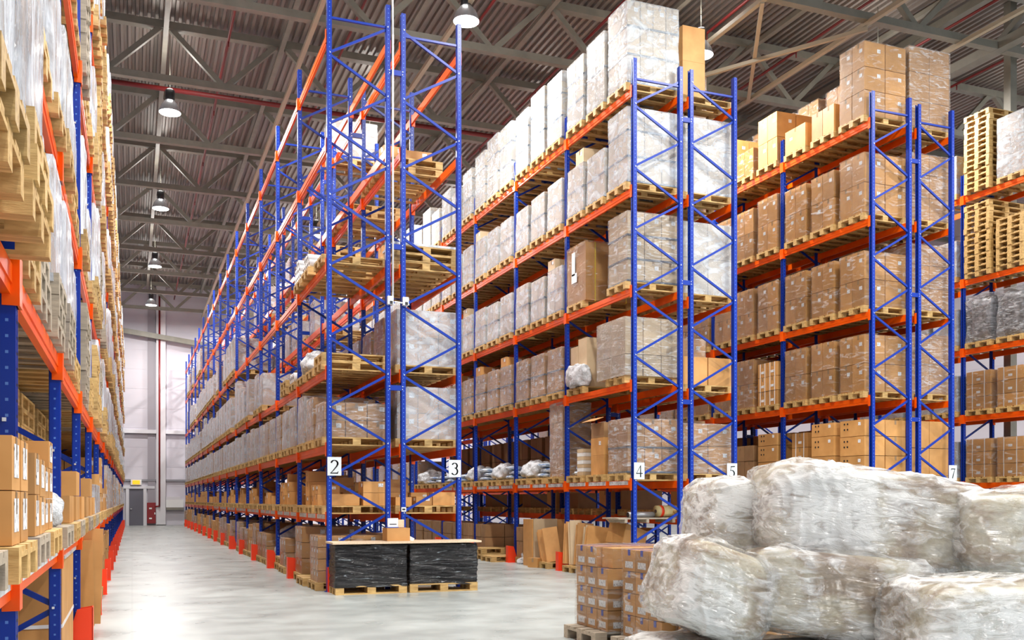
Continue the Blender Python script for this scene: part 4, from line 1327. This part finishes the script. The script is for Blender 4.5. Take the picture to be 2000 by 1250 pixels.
MB().box((-0.04, -0.027, 0.06), (0.12, 0.004, 0.012)).build('print_band', M['ink'], pp)
tag(MB().box((4.44, BYF + 0.35, ztop + 0.03), (0.10, 0.10, 0.06), 0, Matrix.Rotation(0.5, 3, 'Y')).build('crumpled_paper', M['paper']), 'small crumpled white paper on the board right of the carton', 'paper')
t = thing('post_tag', 'small white tag with black code on the inner post of rack 3', 'label', (4.40, 16.5 - POST_W / 2 - 0.008, wz(995, 4.4, 16.4)))
MB().box((0, 0, 0), (0.085, 0.006, 0.075)).build('tag_plate', M['paper'], t)
MB().box((0, -0.004, 0), (0.055, 0.002, 0.03)).build('printed_code', M['ink'], t)
# cable conduit and sensors on the end frame
cd = thing('cable_conduit', 'thin white conduit coming down between racks 2 and 3', 'conduit', (4.20, 16.42, 0))
MB().tube((0, 0, 5.05), (0, 0, 9.6), 0.018, 8).tube((0, 0, 9.6), (-0.03, 0, 13.0), 0.018, 8).build('pipe', M['white'], cd, True)
MB().tube((0.02, -0.03, 4.98), (0.24, -0.03, 4.96), 0.012, 6).build('cross_cable', M['white'], cd)
for q, nm in ((-0.02, 'left'), (0.25, 'right')):
    t = thing('light_sensor', 'small white sensor box on the rack end, %s one' % nm, 'sensor', (4.17 + q, 16.41, 5.0))
    MB().box((0, 0, 0), (0.10, 0.08, 0.14)).build('sensor_housing', M['white'], t)
    MB().box((0.01, -0.042, -0.04), (0.05, 0.01, 0.05)).build('dark_window', M['ink'], t)

# ---------------------------------------------------------------- floor of rack 4: cardboard and clutter
def sheet(x, y, z, L, H, th, lean, rz, label, mat='card', axis='Y'):
    mb = MB().box((0, 0, H / 2), (th, L, H))
    mb.box((th / 2 + 0.012, 0.05, H / 2 - 0.02), (0.014, L * 0.9, H * 0.95))
    o = mb.build('cardboard_sheet', M[mat], None, loc=(x, y, z))
    o.rotation_euler = (0, lean, rz)
    return tag(o, label, 'cardboard', 'cardboard at the foot of rack 4')
C4 = lambda px, Y: wx(px, Y)
tb = thing('tall_open_box', 'tall brown box standing on the floor in front of rack 4', 'box', (9.14, 21.3, 0))
mb = MB().box((0, 0, 0.55), (0.85, 0.55, 1.10)).build('box_body', M['card'], tb)
MB().box((-0.1, -0.3, 0.55), (0.6, 0.03, 1.13)).build('side_flap', M['card_pale'], tb)
for k in range(5):
    o = sheet(8.92 + 0.03 * k, 19.30 - 0.24 * k, 0.16, (.30, .26, .34, .30, .52)[k], (.92, .96, .90, .86, .84)[k], 0.05, 0.05, 1.15 + 0.05 * k,
              'folded cardboard leaning by the rack 4 guard, %s from the left' % ORD[k], ['card', 'card_pale', 'card', 'card_pale', 'card'][k])
    o.rotation_euler.x = (0.04, -0.03, 0.07, 0.10, 0.12)[k]
for k in range(2):
    o = sheet(8.95, 20.25 + 0.30 * k, 0.16, 0.34, 0.78 - 0.04 * k, 0.10, 0.10, 1.1, 'bundle of folded cartons beside the tall box, %s' % ('right one' if k == 0 else 'left one'), 'card')
    o.rotation_euler.x = -0.16
t = thing('tipped_open_box', 'open brown carton with a big flap lying on the cardboard heap of rack 4', 'carton', (9.25, 17.45, 0.62), 0.25)
t.rotation_euler.y = 0.30
mb = MB().box((0, -.25, .20), (.6, .012, .4)).box((0, .25, .20), (.6, .012, .4)).box((-.30, 0, .20), (.012, .5, .4)).box((.30, 0, .20), (.012, .5, .4)).box((0, 0, .006), (.6, .5, .012))
mb.build('box_body', M['card'], t)
MB().box((.42, 0, .47), (.34, .50, .012), 0, Matrix.Rotation(-0.5, 3, 'Y')).box((0, .33, .44), (.58, .22, .012), 0, Matrix.Rotation(0.5, 3, 'X')).build('flap', M['card'], t)
for k in range(2):
    for q in range(3):
        tag(MB().box((9.25 + .5 * q + .07 * k, 17.4, 0.16 + .12 + .20 * k), (.46, .8, .19)).build('flat_carton', M['card'] if (q + k) % 2 else M['card_dark']), 'low brown carton under the cardboard heap, rack 4 floor, %s row, %s' % ('lower' if k == 0 else 'upper', ['left', 'centre', 'right'][q]), 'carton', 'low cartons on the floor of rack 4')
add_pallet(9.4, 17.4, 0, 'on the floor of rack 4, first bay, near', jit=0); add_pallet(9.3, 18.9, 0, 'on the floor of rack 4, first bay, far'); add_pallet(9.3, 20.5, 0, 'on the floor of rack 4, under folded cartons')
o = loose(0.32, 0.3, 0.22, 8.72, 20.75, 0, 'small tipped carton on the floor in front of rack 4', 0.5, 'card', 'plain', 'clutter at rack 4')
add_pallet(9.1, 24.3, 0, 'empty, on the floor left of the guard, rack 4', 2); add_pallet(8.95, 23.2, 0, 'empty, nearest the guard on the floor of rack 4')
for k in range(3):
    crumple(8.95 + .15 * k, 21.95 + .16 * k, 0.0, 0.4, 0.3, 0.18 + 0.12 * k, 40 + k, 'grey crumpled film waste by the tall box, %s piece' % ORD[k])
t = tag(MB().tube((9.15, 22.05, 0), (9.15, 22.05, 0.55), 0.09, 14).build('brown_tube_bundle', M['card_dark'], smooth=False), 'upright brown roll beside the tall box at rack 4', 'roll')
# rolls and clutter on the low shelf behind the end frame of rack 4
rr_ = thing('cream_roll', 'large cream roll with orange ring lying on the low shelf behind sign 4', 'roll', (10.12, 17.1, 1.33))
MB().tube((-0.35, 0.0, 0), (0.9, 0.1, 0), 0.115, 24).build('roll_body', M['cream'], rr_, True)
MB().tube((-0.36, -0.001, 0), (-0.352, 0, 0), 0.035, 14).build('core_hole', M['core'], rr_)
MB().tube((-0.28, 0.005, 0), (-0.22, 0.01, 0), 0.119, 24).build('orange_ring', M['red'], rr_, True)
gr = thing('grey_tube', 'grey plastic-wrapped tube with black open end left of the cream roll', 'tube', (9.55, 17.15, 1.26))
MB().tube((-0.38, 0, 0), (0.35, 0.05, 0), 0.06, 18).build('tube_body', M['galv'], gr, True)
MB().tube((-0.392, 0, 0), (-0.38, 0, 0), 0.05, 18).build('open_end', M['black'], gr)
mb = MB().box((9.46, 17.22, 1.19), (1.3, 0.7, 0.03)).box((9.46, 17.22, 1.14), (0.06, 0.7, 0.07)).box((10.05, 17.22, 1.14), (0.06, 0.7, 0.07)).box((8.98, 17.22, 1.14), (0.06, 0.7, 0.07))
tag(mb.build('wooden_shelf_board', M['wood_grey']), 'wooden shelf board carrying the rolls behind sign 4', 'board')
# clutter deeper under racks 4 and 5
rc = random.Random(5)
for k in range(10):
    y = 19.2 + 1.05 * k
    w, d, h = rc.choice([(.5, .6, .4), (.6, .7, .5), (.5, .7, .3)])
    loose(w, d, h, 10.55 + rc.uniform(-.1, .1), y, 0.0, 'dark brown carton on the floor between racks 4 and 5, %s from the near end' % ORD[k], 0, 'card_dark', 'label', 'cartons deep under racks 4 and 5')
for bay in range(0, 4):
    for slot in (0, 2):
        x, y, z = pw('5', 0, bay, slot)
        w, d, h = rc.choice([(.5, .6, .38), (.7, .6, .42)])
        loose(w, d, h, x - .2, y, z, 'brown carton on the low shelf of rack 5, %s bay, %s' % (ORD[bay], 'near' if slot == 0 else 'far'), 0, 'card_dark' if slot else 'card', 'plain', 'cartons on the low shelf of rack 5')
for bay in range(1, 6):
    for slot in range(3):
        if bay in (1, 2) and slot < 2: continue
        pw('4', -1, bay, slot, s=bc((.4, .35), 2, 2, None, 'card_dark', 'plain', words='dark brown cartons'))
# small brown box near sign 7
loose(0.55, 0.6, 0.30, 17.25, 16.6, 1.42, 'brown carton peeking over the bales just right of sign 7', 0, 'card', 'label', 'things near rack 7')
add_pallet(17.2, 16.6, 0, 'below the carton stack right of sign 7', 9, jit=0.0)

# ---------------------------------------------------------------- foreground carton pallets
def bar_pallet(x, y, W, D, tiers, label, rows_y, seed, top=None):
    t = thing('wrapped_carton_stack', label, 'carton stack', (x, y, PH + 0.001), group='barcoded carton stacks in the foreground')
    z = 0
    for k, h in enumerate(tiers):
        n = rows_y if not (top and k == len(tiers) - 1) else rows_y - 1
        nx = 3
        for j in range(n):
            for i in range(nx):
                if 0 < i < nx - 1 and 0 < j < n - 1: continue
                dd = D / rows_y
                ob('carton', carton_mesh(W / nx - .004, dd - .004, h - .004, 'card', 'barcode'), t, (-W / 2 + (i + .5) * W / nx, D / 2 - (j + .5) * dd, z))
        if n < rows_y:
            ob('plain_carton', carton_mesh(W * 0.66, D / rows_y - .006, h - .01, 'card', 'nolid'), t, (-W / 2 + W * .40, -D / 2 + D / rows_y / 2, z))
        z += h
    ob('stretch_film', film_mesh(W + .02, D + .02, z, 'film_light', 0.012, seed, rows=12, skirt=0.04), t)
add_pallet(5.16, 9.66, 0, 'grey one under the far barcoded carton stack, foreground', mesh=PMG, word='grey', jit=0); PALLETS[-1] = PALLETS[-1][:3] + (0.0,) + PALLETS[-1][4:]
bar_pallet(5.16, 9.66, 0.90, 0.78, (.225,) * 4, 'film-wrapped barcoded brown cartons with blue tape, leftmost foreground pallet', 3, 1, True)
add_pallet(5.22, 8.62, 0, 'grey one under the second barcoded carton stack, foreground', mesh=PMG, word='grey', jit=0)
bar_pallet(5.22, 8.62, 0.92, 0.80, (.225,) * 4, 'film-wrapped barcoded brown cartons, second foreground pallet beside the bales', 3, 2)
add_pallet(5.34, 7.72, 0, 'grey one under the third barcoded carton stack, foreground', mesh=PMG, word='grey', jit=0)
bar_pallet(5.34, 7.72, 0.92, 0.80, (.225,) * 3, 'lower film-wrapped barcoded cartons, third foreground pallet, half hidden by bales', 3, 3)

# ---------------------------------------------------------------- foreground bales in stretch film
m, nt, b = new_mat('bale_contents')
v = coords(nt, (1, 1.3, 1.6), rnd=True)
c = ramp(nt, noise_tex(nt, v, 1.9, 4, 0.6, 0.6), [(0.34, (0.20, 0.115, 0.06)), (0.46, (0.38, 0.27, 0.15)), (0.55, (0.60, 0.53, 0.36)), (0.68, (0.82, 0.80, 0.70))])
nt.links.new(c, b.inputs['Base Color']); b.inputs['Roughness'].default_value = 0.45
bump(nt, noise_tex(nt, v, 7, 5), 1.0, 0.03, [b])
M['bale'] = m
m, nt, b = new_mat('bale_stretch_film')
nt.nodes.remove(b)
v = coords(nt, (1.0, 1.4, 3.4), (0.5, 0.75, 0.3), rnd=True)
v2 = coords(nt, (1, 1, 1), (0.2, -0.5, 0.5), rnd=True)
n1 = noise_tex(nt, v, 4.5, 7, 0.62, 1.2)
n2 = noise_tex(nt, v2, 3.2, 6, 0.6, 1.0)
n4 = noise_tex(nt, coords(nt, (1.2, 1.6, 9.0), (0.3, 0.65, 0.2), rnd=True), 7.0, 3, 0.5, 0.5)
n3 = noise_tex(nt, v2, 1.5, 4, 0.6, 0.5)
sb = N(nt, 'ShaderNodeMath', operation='MULTIPLY_ADD'); nt.links.new(n1, sb.inputs[0]); sb.inputs[1].default_value = 0.8; nt.links.new(n3, sb.inputs[2])
fac = ramp(nt, sb.outputs[0], [(0.80, (0.03,) * 3), (1.08, (0.74,) * 3)])
tr = nt.nodes.new('ShaderNodeBsdfTransparent')
df = nt.nodes.new('ShaderNodeBsdfDiffuse'); df.inputs[0].default_value = (0.93, 0.94, 0.92, 1)
gl = nt.nodes.new('ShaderNodeBsdfGlossy'); gl.inputs['Roughness'].default_value = 0.10; gl.inputs[0].default_value = (1, 1, 1, 1)
m1 = nt.nodes.new('ShaderNodeMixShader'); m2 = nt.nodes.new('ShaderNodeMixShader')
nt.links.new(fac, m1.inputs[0]); nt.links.new(tr.outputs[0], m1.inputs[1]); nt.links.new(df.outputs[0], m1.inputs[2])
hh = N(nt, 'ShaderNodeMath', operation='ADD'); nt.links.new(n1, hh.inputs[0]); nt.links.new(n2, hh.inputs[1])
h2 = N(nt, 'ShaderNodeMath', operation='MULTIPLY_ADD'); nt.links.new(n4, h2.inputs[0]); h2.inputs[1].default_value = 0.30; nt.links.new(hh.outputs[0], h2.inputs[2])
bump(nt, h2.outputs[0], 1.0, 0.09, [gl]); bump(nt, hh.outputs[0], 0.5, 0.03, [df])
m2.inputs[0].default_value = 0.30
nt.links.new(m1.outputs[0], m2.inputs[1]); nt.links.new(gl.outputs[0], m2.inputs[2])
nt.links.new(m2.outputs[0], nt.nodes['Material Output'].inputs['Surface'])
M['balefilm'] = m
def bale_mesh(name, L, W, H, seed, mats, e, amp, off, wr, nu=110, nv=64, taper=0.0, sag=0.0):
    mb = MB()
    def sp(v, p): return math.copysign(abs(v) ** p, v)
    for j in range(nv + 1):
        ph = -math.pi / 2 + math.pi * j / nv
        for i in range(nu):
            th = 2 * math.pi * i / nu
            # long axis along x: rounded box section, softly domed ends
            x = math.sin(ph); r_ = sp(math.cos(ph), e * 0.75)
            X = sp(x, 0.62) * L / 2
            Y = r_ * sp(math.cos(th), e) * W / 2
            Z = r_ * sp(math.sin(th), e) * H / 2
            tp = 1.0 + taper * (X / L)
            Y *= tp; Z *= tp
            Z -= sag * (X / L) ** 2 * H
            p = Vector((X, Y, Z)); s_ = Vector((seed * 4.3, seed * 1.9, 0))
            n_ = noise.noise(p * 1.6 + s_) * amp + noise.noise(p * 4.0 + s_) * amp * 0.45
            # folds running over the section, as stretched film makes them
            fold = 1 - abs(noise.noise(Vector((p.x * 7 + p.z * 3.5, p.y * 2.0, p.z * 2.0)) + s_)) * 2
            fold2 = 1 - abs(noise.noise(Vector((p.x * 3 - p.z * 8, p.y * 3.0, p.z * 9.0)) + s_)) * 2
            n_ += (fold ** 3 if fold > 0 else 0) * wr + (fold2 ** 3 if fold2 > 0 else 0) * wr * 0.6
            d = Vector((X / L * 0.8, Y / W, Z / H)).normalized()
            mb.v.append(tuple(p + d * (n_ + off)))
    for j in range(nv):
        for i in range(nu):
            a = j * nu + i; b2 = j * nu + (i + 1) % nu
            mb.f.append((a, a + nu, b2 + nu, b2)); mb.m.append(0)
    return mb.mesh(name, mats, True)
def bale(px, py, Z, Lp, Hp, D, tilt, yaw, label, seed, e=0.34, taper=0.0, zfix=None, sag=0.0, grp='film-wrapped bales in the foreground'):
    xc = (px - 1000) * Z / 1900.0
    x = xc * CT + Z * ST; y = -xc * ST + Z * CT
    z = CAM_H + (977 - py) * Z / 1900.0 if zfix is None else zfix
    L = Lp * Z / 1900.0; H = Hp * Z / 1900.0 if Hp > 5 else Hp
    t = thing('wrapped_bale', label, 'bale', (x, y, z), group=grp)
    t.rotation_euler = (Matrix.Rotation(-YAW + math.radians(yaw), 3, 'Z') @ Matrix.Rotation(math.radians(tilt), 3, 'Y')).to_euler()
    ob('bale_body', bale_mesh('bale_body', L, D, H, seed, [M['bale']], e, 0.035, -0.02, 0.0, 60, 36, taper, sag), t)
    ob('stretch_film', bale_mesh('stretch_film', L, D, H, seed, [M['balefilm']], e, 0.035, 0.0, 0.022, 150, 96, taper, sag), t)
    return t
bale(1385, 1152, 6.7, 200, 172, 0.85, 19, 14, 'film-wrapped bale at the lower left of the pile beside the carton stacks', 1, taper=0.0)
bale(1448, 1014, 7.35, 195, 152, 0.8, 8, 10, 'white rounded film-wrapped bale at the upper left of the pile', 2, taper=0.1)
bale(1692, 1016, 6.95, 440, 196, 0.85, 7, 6, 'largest film-wrapped bale lying across the top of the pile', 3)
bale(1618, 1158, 6.75, 345, 172, 0.8, 7, 6, 'film-wrapped bale in the middle below the largest one', 4, taper=0.12)
bale(1925, 1225, 6.0, 345, 200, 0.85, 1, 4, 'white film-wrapped bale at the lower right corner', 5)
bale(1985, 1040, 6.7, 270, 155, 0.8, 4, 0, 'film-wrapped bale at the right edge behind the largest one', 6)
bale(1350, 1290, 6.75, 230, 150, 0.8, 0, 8, 'film-wrapped bottom bale showing at the lower edge, left', 7, zfix=0.33)
bale(1580, 1300, 6.6, 260, 150, 0.8, 0, 4, 'film-wrapped bottom bale showing at the lower edge, centre', 8, zfix=0.33)
bale(1850, 1330, 6.4, 330, 120, 0.8, 0, 2, 'film-wrapped bottom bale under the white corner bale', 9, zfix=0.26)
bale(2010, 990, 8.6, 110, 80, 0.7, 0, 0, 'pale film-wrapped bale farther back at the right edge', 10)
bale(2010, 1110, 8.6, 200, 150, 0.8, 0, 0, 'film-wrapped bale below the pale one, farther back', 11, zfix=0.98)
bale(1960, 1250, 8.6, 260, 150, 0.8, 0, 0, 'film-wrapped bale on the floor behind the pile', 12, zfix=0.36)

# ---------------------------------------------------------------- set down the pallets and loads gathered above
def shows(x, y, z):
    return (Vector((x, y, z)) - Vector((0, 0, CAM_H))).length
def hidden(x):
    return 0
PALLETS.sort(key=lambda p: shows(*p[:3]) * (1.25 if p[0] > 9.9 and p[0] < 11.5 or 15.8 < p[0] < 17.2 else 1.0))
fm = MB(); first = {}
for i, (x, y, z, rz, lab, me) in enumerate(PALLETS):
    if i < 300:
        o = ob(me.name.split('.')[0], me, None, (x, y, z), rz)
        tag(o, lab, 'pallet', 'wooden pallets')
    else:
        if y < 40: pallet_geo(fm, x, y, z)
        else:
            fm.box((x, y, z + .133), (1.2, .8, .022)).box((x, y, z + .011), (1.2, .8, .018))
            for yy in (-.35, 0, .35):
                fm.box((x, y + yy, z + .065), (1.18, .1, .1))
if fm.v:
    tag(fm.build('distant_pallets', M['wood']), 'many small wooden pallets far down the rack rows', 'pallets', None, 'stuff')
LOADS.sort(key=lambda p: shows(*p[1:4]) * (1.3 if p[1] > 9.9 and p[1] < 11.5 or 15.8 < p[1] < 17.2 else 1.0))
fm = MB(); protos = {}
for i, (s, x, y, z, rz, wh) in enumerate(LOADS):
    lab = '%s, %s' % (s[0], wh)
    if i < 300:
        if i >= 150:
            s = s[:4] + (min(s[4], 2), min(s[5], 2)) + s[6:]
        if s not in protos:
            t = make_load(s); protos[s] = t; KIDS[t] = [c for c in t.children]
        else:
            t = copy_tree(protos[s])
        t.location = (x, y, z); t.rotation_euler.z = rz
        tag(t, lab, 'carton load', 'carton loads on pallets')
    else:
        far_load(fm, s, x, y, z)
if fm.v:
    tag(fm.build('distant_loads', [M['card'], M['card_pale'], M['card_dark'], M['film'], M['film_milky']]), 'many small wrapped loads far down the rack rows', 'loads', None, 'stuff')
print('PALLETS', len(PALLETS), 'LOADS', len(LOADS), 'objects', len(bpy.data.objects))
for l, ns in LABELS.items():
    if len(ns) > 1: print('DUP', l, len(ns))
    if not 4 <= len(l.split()) <= 16: print('LEN', len(l.split()), l)
